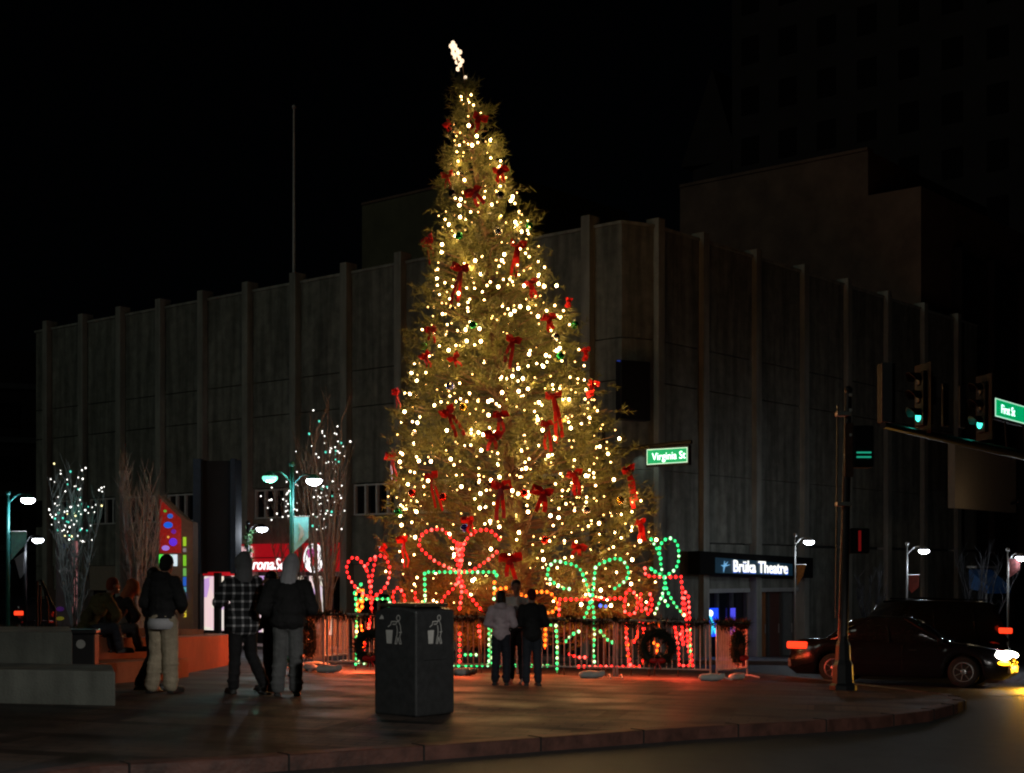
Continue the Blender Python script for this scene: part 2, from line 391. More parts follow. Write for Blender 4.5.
cp = MB(); cp.obox(LF(71.75), LF(49.2), .5, ZT+.002, ZT+.1, .05); cp.obox(A, B, .5, ZT+.002, ZT+.1, .05); cp.obox(B, RF(70), .5, ZT+.002, ZT+.1, .05)
cp.build('coping', m_pil, store)
ch = [B]+[RF(t) for t in TR]
for t in TL: p = LF(t); MB().obox(LF(t+.115), LF(t-.115), .3, g(p.x, p.y)-.3, ZT+.42, .28).build('pilaster', m_pil, store)
for t in [49.9]+TR: p = RF(t); MB().obox(RF(t-.14), RF(t+.14), .3, g(p.x, p.y)-.4, ZT+.3, .2).build('pilaster', m_pil, store)
for k in range(11):                                   # upper window band, one window per bay
    a, b = LF(TL[k+1]-.17), LF(TL[k]+.17)
    w_ = MB().obox(a, b, .06, 3.82, 5.03, -.2).build('window', m_glass, store)
    fm = MB()
    for i in range(5):
        p = a.lerp(b, i/4.); d = (b-a).normalized()*.045; fm.obox(p-d, p+d, .14, 3.82, 5.03, -.08)
    for z in (3.84, 4.99): fm.obox(a, b, .1, z-.03, z+.03, -.1)
    fm.build('window_frame', M('pale_frame', (.7, .7, .66), .6), w_)
for k in range(1, 6):
    a, b = RF(TR[k]+.22), RF(TR[k+1]-.22)
m_tan = M('tan_panel', (.3, .25, .19), .8, var=.1)
for k in list(range(0, 4))+list(range(7, 11)):        # ground floor bays
    a, b = LF(TL[k+1]-.17), LF(TL[k]+.17); p = a.lerp(b, .5); z = g(p.x, p.y)
    MB().obox(a, b, .3, .75, 1.88, -.05).build('fascia_panel', m_tan if k % 2 else m_panel, store)
    w_ = MB().obox(a, b, .06, z-.1, .74, -.3).build('shop_window', m_glass, store)
    fm = MB()
    for i in (0, 1, 2): q = a.lerp(b, i/2.); d = (b-a).normalized()*.03; fm.obox(q-d, q+d, .1, z-.1, .74, -.16)
    fm.build('window_frame', m_mull, w_)
# snack shop in three bays: lit windows, red fascia with script lettering and a round emblem
a, b = LF(TL[7]-.2), LF(TL[4]+.2); xd = (b-a).normalized(); xd3 = Vector((xd.x, xd.y, 0)); L_ = (b-a).length
def LP(s_, z, out): p = a+xd*(s_*L_)+nL*out; return Vector((p.x, p.y, z))
zb = g(a.x, a.y)-.1
shop = thing('snack_shop', 'brightly lit snack shop front under a red fascia with white script and round pink emblem', 'shop front', (a.x+1, a.y-1, zb))
MB().obox(a+xd*2.7, b+xd*.0, .2, 1.62, 2.75, .55).build('fascia', m_red, shop)
MB().obox(a, a+xd*2.69, .2, 1.45, 1.62, .5).build('red_trim', m_red, shop)
MB().obox(a+xd*2.7, b, .1, 2.16, 2.2, .57).build('fascia_joint', M('dark_red', (.1, .003, .003), .6), shop)
def mat_display():
    m = bpy.data.materials.new('lit_display'); m.use_nodes = True; t = m.node_tree; bs = t.nodes['Principled BSDF']; N = t.nodes.new; L = t.links.new
    tc = N('ShaderNodeTexCoord'); mp = N('ShaderNodeMapping'); mp.inputs['Scale'].default_value = (1.3, 1.3, .8); L(tc.outputs['Object'], mp.inputs[0])
    v = N('ShaderNodeTexVoronoi'); v.inputs['Scale'].default_value = 1.9; L(mp.outputs[0], v.inputs[0])
    cr = N('ShaderNodeValToRGB'); e = cr.color_ramp.elements; e[0].position = 0; e[0].color = (1, .7, .75, 1); e[1].position = 1; e[1].color = (.9, .85, .6, 1)
    x = e.new(.35); x.color = (1, .75, .72, 1); x = e.new(.6); x.color = (.5, .25, .8, 1); x = e.new(.66); x.color = (1, .9, .8, 1)
    sp = N('ShaderNodeSeparateColor'); L(v.outputs['Color'], sp.inputs[0]); L(sp.outputs[0], cr.inputs[0])
    L(cr.outputs[0], bs.inputs['Emission Color']); bs.inputs['Emission Strength'].default_value = .85; bs.inputs['Base Color'].default_value = (.5, .4, .4, 1)
    return m
m_disp = mat_display()
for i in range(5):
    s0, s1 = i/5.+.012, (i+1)/5.-.012
    pa, pb = a+xd*L_*s0, a+xd*L_*s1
    w_ = MB().obox(pa, pb, .05, zb, 1.42 if i < 1 else 1.44, .40).build('lit_display', m_disp, shop)
    for q in (pa, pb): MB().obox(q-xd*.05, q+xd*.05, .12, zb, 1.44, .44).build('window_frame', m_black, shop)
    MB().obox(pa, pb, .1, zb, zb+.5, .43).build('stall_riser', m_black, shop)
mw = M('white_lit_letter', (.8, .8, .8), .5, emit=(1, .95, .95), es=1.6)
text('ronaSon', .66, mw, shop, LP(.42, 1.70, .58)+Vector((0, 0, 0)), xd3, (0, 0, 1), ext=.02, shear=.25, sx=1.1)
em = MB(); c = LP(.88, 2.15, .60); nn3 = Vector((nL.x, nL.y, 0))
em.lathe([(.58, 0), (.58, .05), (.5, .08)], c, 22, nn3).build('emblem', mw, shop)
for (dx, dz, r_, cc) in [(-.1, .2, .2, (.8, .12, .45)), (.12, -.12, .2, (.75, .04, .05)), (-.05, -.28, .1, (.3, .03, .2)), (.22, .22, .1, (.6, .3, .5))]:
    MB().lathe([(r_, 0), (r_, .02)], c+xd3*dx+Vector((0, 0, dz))+nn3*.085, 14, nn3).build('emblem_spot', M('spot_%d' % int(cc[0]*100+cc[1]*1000), cc, .5, emit=cc, es=.7), shop)
MB().box(LP(.385, 2.42, .6), (.62, .06, .5), math.atan2(xd.y, xd.x)).build('menu_board', M('pink_menu', (.8, .5, .5), .5, emit=(1, .6, .62), es=.8), shop)
light(shop, LP(.25, 1., .9), 18, (1, .72, .7), .3); light(shop, LP(.7, 1., .9), 22, (1, .7, .72), .3)

# theatre entrance
ent = thing('theatre_entrance', 'dark glazed theatre entrance with blue lit window display and brown doors', 'shop front', (RF(54.7).x, 54.7, -1.7))
for k in (0, 1):
    a_, b_ = RF(TR[k]+.22), RF(TR[k+1]-.22); p = a_.lerp(b_, .5); z = g(p.x, p.y)
    MB().obox(a_, b_, .25, 1.0, 2.6, -.05).build('transom_panel', m_panel, ent)
    MB().obox(a_, b_, .15, .85, 1.0, 0).build('lintel', m_mull, ent)
    n_ = 3
    for i in range(n_):
        q0, q1 = a_.lerp(b_, (i+.04)/n_), a_.lerp(b_, (i+.96)/n_)
        if k == 1: mm = [M('brown_door', (.3, .11, .035), .5), M('dark_brown_door', (.10, .04, .03), .5), M('grey_door', (.13, .14, .13), .6)][i]
        else: mm = m_glass
        d_ = MB().obox(q0, q1, .06, z, .84, -.25).build('door' if k else 'display_window', mm, ent)
        fr_ = MB()
        for q in (q0, q1): dd = (q1-q0).normalized()*.035; fr_.obox(q-dd, q+dd, .12, z, .84, -.15)
        fr_.build('door_frame' if k else 'window_frame', M('frame_grey', (.1, .105, .1), .5, .4), d_)
        if k:
            h = q0.lerp(q1, .85)+nR*-.2; MB().tube([(h.x, h.y, z+.9), (h.x, h.y, z+1.25)], .02).build('door_handle', m_mull, d_)
a_ = RF(52.35, -.18); sgl = lambda t, z, o=-.18: Vector((RF(t, o).x, RF(t, o).y, z))
mbl = M('blue_neon', (.02, .05, .3), .5, emit=(.01, .06, 1), es=1.3)
mcy = M('cyan_neon', (.05, .3, .4), .5, emit=(.05, .75, 1), es=1.4)
MB().obox(RF(52.35), RF(52.98), .02, -.72, .3, -.14).build('blue_screen', mbl, ent)
mm_ = MB(); q = lambda t, z: sgl(t, z, -.1)
mm_.tube([q(52.5, .05), q(52.62, -.2), q(52.55, -.62)], .05); mm_.tube([q(52.62, -.2), q(52.82, -.6)], .05)
mm_.build('figure_light', mcy, ent); MB().ell(q(52.5, .12), (.13, .05, .13)).build('figure_head', M('neon_white', (.7, .8, .9), .5, emit=(.8, .95, 1), es=2), ent)
MB().obox(RF(53.62), RF(53.86), .02, -.7, .28, -.14).build('blue_strip', M('violet_neon', (.05, .05, .3), .5, emit=(.07, .07, .8), es=1.0), ent)
light(ent, sgl(53, -.2, .3), 4, (.1, .2, 1), .2)

# marquee sign
pa, pb = Vector((PX(700, 50.7), 50.7)), Vector((PX(813, 56.6), 56.6)); sd2 = (pb-pa).normalized(); sn = Vector((sd2.y, -sd2.x))
msg = thing('theatre_sign', 'long black marquee with glowing white theatre name above the entrance', 'sign', (pa.x, pa.y, 1.5))
zl0, zl1 = CZ-(574-HY)/F*50.7, CZ+(572-551)/F*50.7; zr0, zr1 = CZ-(578-HY)/F*56.6, CZ+(572-558)/F*56.6
bx = MB(); vv = []
for (p, z0, z1) in ((pa, zl0, zl1), (pb, zr0, zr1)):
    for o_ in (0, -.5):
        for z in (z0, z1): vv.append((p.x+sn.x*o_, p.y+sn.y*o_, z))
bx.add(vv, [(0, 1, 3, 2), (4, 6, 7, 5), (0, 4, 5, 1), (2, 3, 7, 6), (0, 2, 6, 4), (1, 5, 7, 3)]).build('sign_box', M('matt_black', (.008, .008, .008), .95, spec=.1), msg)
def SP(t, z, o=.02): p = pa.lerp(pb, t); return Vector((p.x+sn.x*o, p.y+sn.y*o, z))
fx3 = (SP(1, zr0)-SP(0, zl0)).normalized(); nn = fx3.cross(Vector((0, 0, 1)))
def face(t, dz, o=.03): return SP(t, zl0+(zr0-zl0)*t+dz, o)
pan = MB(); pan.add([face(.12, .06, .012), face(.80, .06, .012), face(.80, .50, .012), face(.12, .60, .012)], [(0, 1, 2, 3)]); pan.build('sign_face', M('sign_face', (.02, .06, .1), .4, emit=(.004, .02, .035), es=.4), msg)
mblue = M('blue_glow_letter', (.05, .15, .5), .5, emit=(.03, .12, .7), es=1.0)
mlet = M('cream_lit_letter', (.9, .9, .85), .5, emit=(1, 1, .93), es=1.3)
text('Br\u00fcka Theatre', .62, mblue, msg, face(.262, .085, .02), fx3, (0, 0, 1), name='letter_glow', ext=.004, sx=1.07)
text('Br\u00fcka Theatre', .60, mlet, msg, face(.262, .125, .04), fx3, (0, 0, 1), ext=.012, sx=1.08, bold=.006)
lg = MB()
for ang, l_ in ((80, .2), (170, .2), (260, .22), (10, .38), (35, .3)):
    c0 = face(.19, .3, .03); dd = fx3*math.cos(R(ang))+Vector((0, 0, 1))*math.sin(R(ang)); lg.tube([c0, c0+dd*l_], [.035, .008], 5)
lg.build('star_emblem', M('pale_blue_lit', (.3, .5, .7), .5, emit=(.12, .35, .6), es=1.), msg)
light(msg, face(.5, .25, .5), 1.5, (.8, .9, 1), .2)

# blade sign on the corner and the lamp under it
bp_ = thing('blade_sign', 'dark rectangular projecting sign fixed high at the building corner', 'sign', (4.2, 48.9, 5.5))
c = P(633, 391, 48.3)
MB().bbox(c, (1.15, .35, 1.95), .5, .03).build('sign_case', m_black, bp_)
MB().box(c+Vector((-.25, -.28, .93)), (.7, .03, .03), .5).build('sign_light_strip', M('dim_blue', (.02, .04, .2), .5, emit=(.03, .08, .6), es=.4), bp_)
MB().tube([c+Vector((.3, .2, .4)), c+Vector((.5, .95, .4))], .05).build('bracket', m_black, bp_)
MB().tube([c+Vector((.3, .2, -.6)), c+Vector((.5, .95, -.6))], .05).build('bracket', m_black, bp_)
light(bp_, (4.52, 48.75, 6.3), 26, (.75, 1, .95), .05, 'SPOT', (R(22), 0, 0), R(48))
# rooftop pole
p = Vector((PX(294, 61), 61))
single('flagpole', MB().tube([(p.x, p.y, 12.9), (p.x, p.y, 20.85)], [.07, .04], 8).ell((p.x, p.y, 20.9), .09), M('pole_white', (.6, .6, .58), .5), 'bare thin pole rising from the flat roof of the grey building', 'flagpole')

# neighbours
def dirL(px, Y, px2):
    X = PX(px, Y); k = (px2-CX)/F; Y2 = (X+1.195*Y)/(1.195+k); return Vector((X, Y)), Vector((k*Y2, Y2))
def block(root, p, q, z1, depth, mat, name='wall', z0=-3):
    d = (q-p).normalized(); n = Vector((-d.y, d.x)); pts = [tuple(p), tuple(q), tuple(q+n*depth), tuple(p+n*depth)]
    return MB().prism(pts, z0, z1).build(name, mat, root)
def wins(root, p, q, zs, n, w_, h_, mat, per_part=True):
    for z in zs:
        for i in range(n):
            c0 = p.lerp(q, (i+.5)/n); d = (q-p).normalized()*w_/2
            MB().obox(c0-d, c0+d, .05, z, z+h_, .03).build('window', mat, root)
r_ = thing('brown_building', 'plain brown windowless block with a stepped roofline above the grey building', 'building', (9, 75, -3))
p, q = dirL(680, 75, 868); block(r_, p, q, 21.2, 14, m_brown); MB().obox(p, q, .5, 21.2, 21.35, .06).build('parapet', m_brown, r_)
p2, q2 = q+(q-p).normalized()*.002, dirL(680, 75, 921)[1]; block(r_, p2, q2, 19.1, 14, m_brown, 'lower_wing')
r_ = thing('rear_block', 'plain olive brown block behind the roof of the grey building, beside the christmas tree', 'building', (-7, 75, -3))
p, q = dirL(362, 75, 505); block(r_, p, q, 20.3, 10, M('olive_wall', (.13, .12, .07), .9, var=.2, scale=.6)); MB().obox(p, q, .5, 20.3, 20.42, .06).build('parapet', m_brown, r_)
r_ = thing('high_rise_tower', 'very tall dark tower rising out of the picture behind the brown block', 'building', (30, 110, -3))
p, q = dirL(732, 118, 1120); block(r_, p, q, 75, 30, m_tower)
wins(r_, p, q, [26+4*i for i in range(10)], 9, 1.6, 2.2, M('unlit_window', (.012, .010, .011), .95, spec=.05))
r_ = thing('gabled_tower', 'dim tower with a pointed roof standing beside the tall dark tower', 'building', (17, 125, -3))
p, q = dirL(693, 125, 731); block(r_, p, q, 36, 12, m_tower)
d = (q-p).normalized(); n = Vector((-d.y, d.x)); m_ = p.lerp(q, .5)
MB().add([(p.x-1, p.y, 36), (q.x+.6, q.y, 36), (q.x+n.x*12, q.y+n.y*12, 36), (p.x+n.x*12-1, p.y+n.y*12, 36), (m_.x, m_.y, 44), (m_.x+n.x*12, m_.y+n.y*12, 44)],
         [(0, 1, 4), (3, 5, 2), (0, 4, 5, 3), (1, 2, 5, 4), (0, 3, 2, 1)]).build('roof', m_tower, r_)
r_ = thing('distant_building', 'dark low building with faint floor bands past the end of the grey building', 'building', (-34, 90, -3))
p, q = Vector((-60, 84)), Vector((PX(36, 96), 96)); block(r_, p, q, 16, 14, m_tower)
for z in (3, 6.5, 10, 13.5): MB().obox(p, q, .2, z, z+.35, .1).build('floor_band', M('band', (.1, .1, .1), .8), r_)
wins(r_, p, q, [.5, 4, 7.5, 11], 8, 1.8, 1.6, m_glass)
r_ = thing('ribbed_building', 'dark building with vertical ribs at the far end of the street', 'building', (24, 70, -3))
a_, b_ = Vector((PX(957, 69), 69)), Vector((PX(957, 69)+.856*40, 109)); block(r_, a_, b_, 16.5, 14, m_tower)
for i in range(14):
    c0 = a_.lerp(b_, i/14.); d = (b_-a_).normalized()*.15; MB().obox(c0-d, c0+d, .2, 2.5, 16.8, .3).build('rib', m_tower, r_)
for i in range(5):
    c0 = a_.lerp(b_, (i+.3)/10.); c1_ = a_.lerp(b_, (i+1.1)/10.); MB().obox(c0, c1_, .05, -1.6, 1.2, .04).build('shop_window', m_glass, r_)
# blank tan board and what hangs under it
a_ = Vector((PX(955, 60), 60)); k = (1016-CX)/F; Yb = (a_.x-.856*60)/(k-.856); b_ = Vector((k*Yb, Yb))
r_ = thing('blank_billboard', 'blank tan rectangular board hanging below the traffic signal arm', 'sign', (a_.x, a_.y, 4))
MB().obox(a_, b_, .3, CZ+(572-508)/F*60, CZ+(572-439)/F*60).build('board', M('tan_board', (.36, .27, .18), .8, var=.08), r_)
m_ = a_.lerp(b_, .5)
for z in (4.6, 6.6): MB().tube([(m_.x+1.5, m_.y+.5, z), (m_.x+2.8, m_.y+9.5, z)], .06).build('bracket', m_black, r_)
light(r_, (m_.x-.6, m_.y-3.2, 4.4), 7, (1, .78, .5), .2)
r_ = thing('awning', 'blue cloth awning along the shop fronts behind the cars', 'awning', (19, 62, -1))
a_ = Vector((PX(969, 58), 58)); b_ = a_+Vector((.856, 1)).normalized()*2.2; n = Vector((.76, -.65))
zt = CZ+.1; mb = MB(); mb.add([(a_.x, a_.y, zt), (b_.x, b_.y, zt), (b_.x+n.x*.8, b_.y+n.y*.8, zt-.7), (a_.x+n.x*.8, a_.y+n.y*.8, zt-.7), (a_.x, a_.y, zt-.75), (b_.x, b_.y, zt-.75), (b_.x+n.x*.8, b_.y+n.y*.8, zt-.95), (a_.x+n.x*.8, a_.y+n.y*.8, zt-.95)],
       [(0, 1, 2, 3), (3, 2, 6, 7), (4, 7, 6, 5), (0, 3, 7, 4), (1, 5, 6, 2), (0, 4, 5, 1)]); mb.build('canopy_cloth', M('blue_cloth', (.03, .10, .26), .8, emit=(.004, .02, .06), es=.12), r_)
MB().obox(a_, b_, .08, zt+.06, zt+.14, .3).build('valance_bar', m_mull, r_)
for q in (a_, b_): MB().tube([(q.x+n.x*.7, q.y+n.y*.7, zt-.9), (q.x+n.x*.7, q.y+n.y*.7, g(q.x, q.y))], .04).build('post', m_mull, r_)

# ------------------------------------------------------------------ plaza furniture
def slab(pts, h0, h1): return MB().prism(pts, lambda x, y: g(x, y)+h0, lambda x, y: g(x, y)+h1)
def bev(o, w_=.02):
    m = o.modifiers.new('bevel', 'BEVEL'); m.width = w_; m.segments = 2; m.limit_method = 'ANGLE'; return o
Yl = 16.75
o = slab([(-16, Yl-.1), (-4.52, Yl), (-4.93, Yl+1.35), (-16, Yl+1.25)], -.1, .39)
st = thing('stepped_bench', 'large pale concrete stepped seating block at the edge of the plaza', 'bench', (-7, 17.3, 0))
bev(o.build('lower_step', m_conc, st)); 
bev(MB().prism([(-17, Yl+1.27), (-5.42, Yl+1.37), (-6.0, Yl+3.2), (-17, Yl+3.2)], -.1, .86).build('upper_step', m_conc, st))
# curved seat wall
m_seat = M('orange_lit_wall', (.30, .11, .06), .7, var=.2, scale=3, bump=.2)  # orange light of the decorations put into the base colour
def curved_wall(pts, th, h):
    mb = MB(); pts = smoothline([(x, y, 0) for x, y in pts], 5); n = len(pts); vs_ = []; fs = []
    for i, p in enumerate(pts):
        t = (pts[min(i+1, n-1)]-pts[max(i-1, 0)]).normalized(); s = Vector((-t.y, t.x, 0))*th
        for q in (p, p+s):
            z = g(q.x, q.y); vs_ += [(q.x, q.y, z-.1), (q.x, q.y, z+h)]
    for i in range(n-1):
        b_ = i*4; fs += [(b_, b_+4, b_+5, b_+1), (b_+2, b_+3, b_+7, b_+6), (b_+1, b_+5, b_+7, b_+3), (b_, b_+2, b_+6, b_+4)]
    fs += [(0, 1, 3, 2), (4*n-4, 4*n-2, 4*n-1, 4*n-3)]
    return mb.add(vs_, fs)
sw = thing('seat_wall', 'long low curving wall lit orange, with a ledge at its foot', 'wall', (-6, 24, 0))
curved_wall([(-6.9, 20.4), (-6.55, 21.5), (-6.1, 23.1), (-5.72, 24.8), (-5.72, 27), (-5.95, 30.9), (-6.6, 33.5)], .45, .63).build('wall', m_seat, sw)
curved_wall([(-5.85, 20.5), (-5.62, 21.6), (-5.35, 23), (-5.28, 24.0)], .9, .30).build('ledge', m_seat, sw)
# raised terrace behind the seat wall
tr = MB().prism([(-18, 20.0), (-7.1, 20.4), (-6.6, 23), (-6.3, 26), (-6.4, 30.5), (-18, 30.5)], -.4, lambda x, y: .72-.045*max(0, y-23.5)).build('terrace', M('terrace_soil', (.05, .045, .035), .9, var=.4, scale=3, bump=.4)); tr['kind'] = 'structure'
tf = MB(); V_ = []
for i in range(2600):
    x = random.uniform(-17, -7.4); y = random.uniform(21, 29.5); V_.append((x, y, .70-.045*max(0, y-23.5)))
V_ = np.array(V_); d_ = nrm(np.random.normal(size=V_.shape)*[.6, .6, .2]+[0, 0, 1]); o = tri_obj('ground_cover', needles(V_, d_, np.random.uniform(.05, .16, len(V_)), np.full(len(V_), .02)), m_garland); o['kind'] = 'stuff'; o['label'] = 'low dark ground cover on the terrace'; o['category'] = 'ground cover'
# stair railing
rl = thing('stair_railing', 'black tubular stair handrail sloping down on the terrace', 'railing', (P(45, 600, 24).x, 24, .72))
def rail(px0, px1, py0, px2, py2, Y):
    a_, b_, c_, e_ = P(px0, 629, Y), P(px0, py0, Y), P(px1, py0-1, Y), P(px2, py2, Y); f_ = P(px2, 629, Y); a_.z = .72; f_.z = .72
    return MB().tube(smoothline([a_, b_, c_, e_, f_], 1), .022, 8)
rail(37, 41, 581, 55, 610, 23.8).build('rail', m_black, rl); rail(40, 43, 585, 48, 606, 25).build('rail', m_black, rl)
# square litter bin behind the concrete step
lb = thing('litter_bin', 'small square black litter bin behind the concrete step', 'bin', (PX(88, 19.9)-.0, 19.6, 0), R(8))
lz = g(lb.location.x, 19.6); lb.location.z = lz
MB().bbox((0, 0, .38), (.40, .40, .70), 0, .02).build('body', m_black, lb, local=True)
MB().bbox((0, 0, .76), (.44, .44, .06), 0, .02).build('lid', m_dark, lb, local=True)
MB().lathe([(.06, 0), (.06, .01)], (0.02, -.201, .6), 12, (0, -1, 0)).build('badge', m_mull, lb, local=True)

# compactor bin in front of the tree
bl = thing('compactor_bin', 'tall black compactor waste bin with white tidy-man symbols standing alone on the paving', 'bin', (-1.10, 16.55, g(-1.10, 16.55)), R(-38.5))
s_ = .32; Hb = 1.2
# corner (0,-) nearest: faces -x-ish and -y ; root turned so that two faces show
bm = bmesh.new(); prof = [(-s_, 0), (s_, 0), (s_, Hb-.03), (s_*.5, Hb+.0), (0, Hb+.01), (-s_*.5, Hb-.0), (-s_, Hb-.05)]
mb = MB(); mb.add([(x, -s_, z) for x, z in prof]+[(x, s_*1.02, z) for x, z in prof], [tuple(range(7)), tuple(range(13, 6, -1))]+[(i, (i+1) % 7, (i+1) % 7+7, i+7) for i in range(7)])
m_binp = M('charcoal_powder_coat', (.05, .053, .056), .34, .2, var=.25, scale=12, bump=.12, bscale=90)
bod = mb.build('body', m_binp, bl, local=True); bd = bod.modifiers.new('bevel', 'BEVEL'); bd.width = .028; bd.segments = 3; bd.limit_method = 'ANGLE'
MB().bbox((0, 0, .03), (.6, .6, .08), 0, .02).build('plinth', m_black, bl, local=True)
MB().bbox((.0, 0, Hb+.025), (.54, .56, .045), 0, .018).build('lid', M('bin_lid', (.10, .085, .06), .28, .5, var=.5, scale=30, bump=.3), bl, local=True)
m_dec = M('white_decal', (.62, .62, .6), .5, emit=None)
def icon(place, up0, k=1.0):
    mb = MB(); z = lambda x, y: place(x*k, up0+y*k)
    def stroke(pts, w_):
        for p, q in zip(pts, pts[1:]):
            p = Vector(p); q = Vector(q); d = (q-p).normalized(); n = Vector((-d.y, d.x))*w_/2; e = d*w_*.3
            mb.add([z(*(p-e+n)), z(*(p-e-n)), z(*(q+e-n)), z(*(q+e+n))], [(0, 1, 2, 3)])
    mb.add([z(-.12, .0), z(-.045, .0), z(-.03, .15), z(-.135, .15)], [(0, 1, 2, 3)])
    ring = [(.055+.026*math.cos(a), .285+.03*math.sin(a)) for a in [i*math.pi/5 for i in range(11)]]
    stroke(ring, .011)
    stroke([(.03, .245), (-.05, .245), (-.06, .21), (-.1, .185)], .01)
    stroke([(-.03, .215), (.015, .215), (.03, .235)], .01)
    stroke([(.03, .245), (.06, .25), (.085, .2), (.095, .13), (.075, .08), (.1, 0), (.075, 0), (.05, .07), (.03, 0), (.005, 0), (.035, .1), (.04, .15), (.03, .2)], .011)
    stroke([(.065, .125), (.105, .13)], .01)
    return mb
icon(lambda x, y: (x, -s_-.0025, y), .80, 1.).build('tidy_symbol', m_dec, bl, local=True)
icon(lambda x, y: (s_+.0025, x, y), .80, 1.).build('tidy_symbol', m_dec, bl, local=True)
MB().add([(-.235, -s_-.0025, 1.07), (-.165, -s_-.0025, 1.07), (-.175, -s_-.0025, 1.10), (-.2, -s_-.0025, 1.12)], [(0, 1, 2, 3)]).build('badge', m_dec, bl, local=True)
for sx, sy in ((-1, -1),):
    MB().tube([(s_+.004, -.2, .62), (s_+.004, .2, .62)], .003, 4).build('door_seam', m_black, bl, local=True)

# plaza portal, lantern kiosks
kp = thing('black_portal', 'tall black boxy portal with dark blue edges standing on the far side of the plaza', 'kiosk', (PX(216, 44), 44, g(-9, 44)))
z0, z1 = 1.60, CZ+(572-461)/F*44
x0, x1 = PX(195, 44), PX(238, 44)
MB().box(((x0+x1)/2, 44.3, (z0+z1)/2), (x1-x0-.2, .8, z1-z0)).build('upper_box', m_black, kp)
mk = M('blue_black_edge', (.03, .055, .09), .75, .0)
for xx in (x0+.13, x1-.09): MB().bbox((xx, 44.15, (z0+z1)/2), (.16 if xx > -9 else .24, 1.0, z1-z0+.1), 0, .02).build('edge_column', mk, kp)
for xx in (x0+.05, x0+.62, x1-.05):
    zz = g(xx, 44); MB().box((xx, 44.3, (zz+z0)/2-.02), (.16, .4, z0-zz)).build('post', m_black, kp)
kk = thing('art_lantern', 'red glass lantern column with blue and violet discs and a slanted top', 'lantern', (PX(172, 38), 38, g(-9, 38)))
def prismY(pts, Y, d): # polygon in pixel coordinates at depth Y, thickness d
    v0 = [P(x, y, Y) for x, y in pts]; v1 = [v+Vector((0, d, 0)) for v in v0]; n = len(pts)
    return MB().add(v0+v1, [tuple(range(n)), tuple(range(2*n-1, n-1, -1))]+[(i, (i+1) % n, (i+1) % n+n, i+n) for i in range(n)])
prismY([(158, 652), (193, 652), (193, 522), (187, 520), (160, 495), (158, 495)], 38.1, .6).build('body', M('lantern_body', (.16, .13, .1), .7), kk)
prismY([(159.5, 553), (181, 553), (181, 519), (160, 499)], 38.06, .035).build('red_glass', M('red_glass', (.4, .03, .02), .4, var=.4, scale=14, emit=(.35, .012, .01), es=.28), kk)
for i, (x, y, rx, ry, c_) in enumerate([(165, 511, 1.6, 1.3, (.1, .5, .05)), (170, 516, 2.8, 2.4, (.02, .15, .7)), (168, 525, 4.5, 3.2, (.01, .15, 1)), (173.5, 531.5, 2.4, 2.4, (.15, .02, .4)), (173, 542, 4, 4, (.12, .03, 1)), (165.5, 548, 3.8, 2.6, (.4, .25, 1)), (168, 537, 1, 1.2, (.9, .6, .1))]):
    prismY([(x+rx*math.cos(a), y+ry*math.sin(a)) for a in [j*math.pi/6 for j in range(12)]], 38.03, .03).build('glass_disc', M('disc_%d' % i, c_, .4, emit=c_, es=.55), kk)
for i, c_ in enumerate([(.1, 1, .1), (.45, .95, .25), (.9, .95, .5), (.5, .8, .8), (.7, .9, 1)]):
    prismY([(159+i*3.6, 566), (162.6+i*3.6, 566), (162.6+i*3.6, 554.5), (159+i*3.6, 554.5)], 38.06, .035).build('lit_panel', M('panel_%d' % i, c_, .4, emit=c_, es=.8), kk)
for i, (y0, y1, c_) in enumerate([(537, 546, (.3, .6, .02)), (548, 552, (.2, .2, .2)), (555, 566, (.2, .6, .03)), (568, 576, (.15, .45, .1)), (577, 586, (.02, .12, .6)), (587, 592, (.1, .4, .5)), (594, 600, (.03, .2, .9)), (602, 612, (.6, .6, .1)), (613, 617, (.9, .7, .05))]):
    prismY([(183, y1), (186, y1), (186, y0), (183, y0)], 38.06, .035).build('glass_strip', M('strip_%d' % i, c_, .4, emit=c_, es=.7), kk)
light(kk, P(170, 540, 37.4), 2.5, (1, .3, .3), .2)
k2 = thing('art_lantern', 'dim unlit lantern column with a slanted top and pink lit edge beside the lamp posts', 'lantern', (PX(65, 44), 44, g(-13, 44)))
prismY([(56, 640), (72, 640), (72, 545), (60, 527), (56, 524)], 44, .6).build('body', M('dim_body', (.07, .06, .06), .7), k2)
prismY([(72.4, 640), (75, 640), (75, 541), (72.4, 541)], 43.9, .3).build('lit_edge', M('pink_edge', (.5, .3, .28), .5, var=.5, scale=7, emit=(.6, .2, .2), es=.35), k2)
for i, (x, y, rx, ry, c_) in enumerate([(64, 546, 3, 2, (.02, .02, .3)), (64, 571, 5, 3.4, (.35, .35, .35)), (65, 583, 2.5, 1.6, (.5, .2, .05)), (60, 609, 4, 2.5, (.12, .03, .25)), (60, 618.5, 4, 2, (.4, .38, .03))]):
    prismY([(x+rx*math.cos(a), y+ry*math.sin(a)) for a in [j*math.pi/5 for j in range(10)]], 43.96, .03).build('glass_disc', M('dimdisc_%d' % i, c_, .4, emit=c_, es=.12), k2)

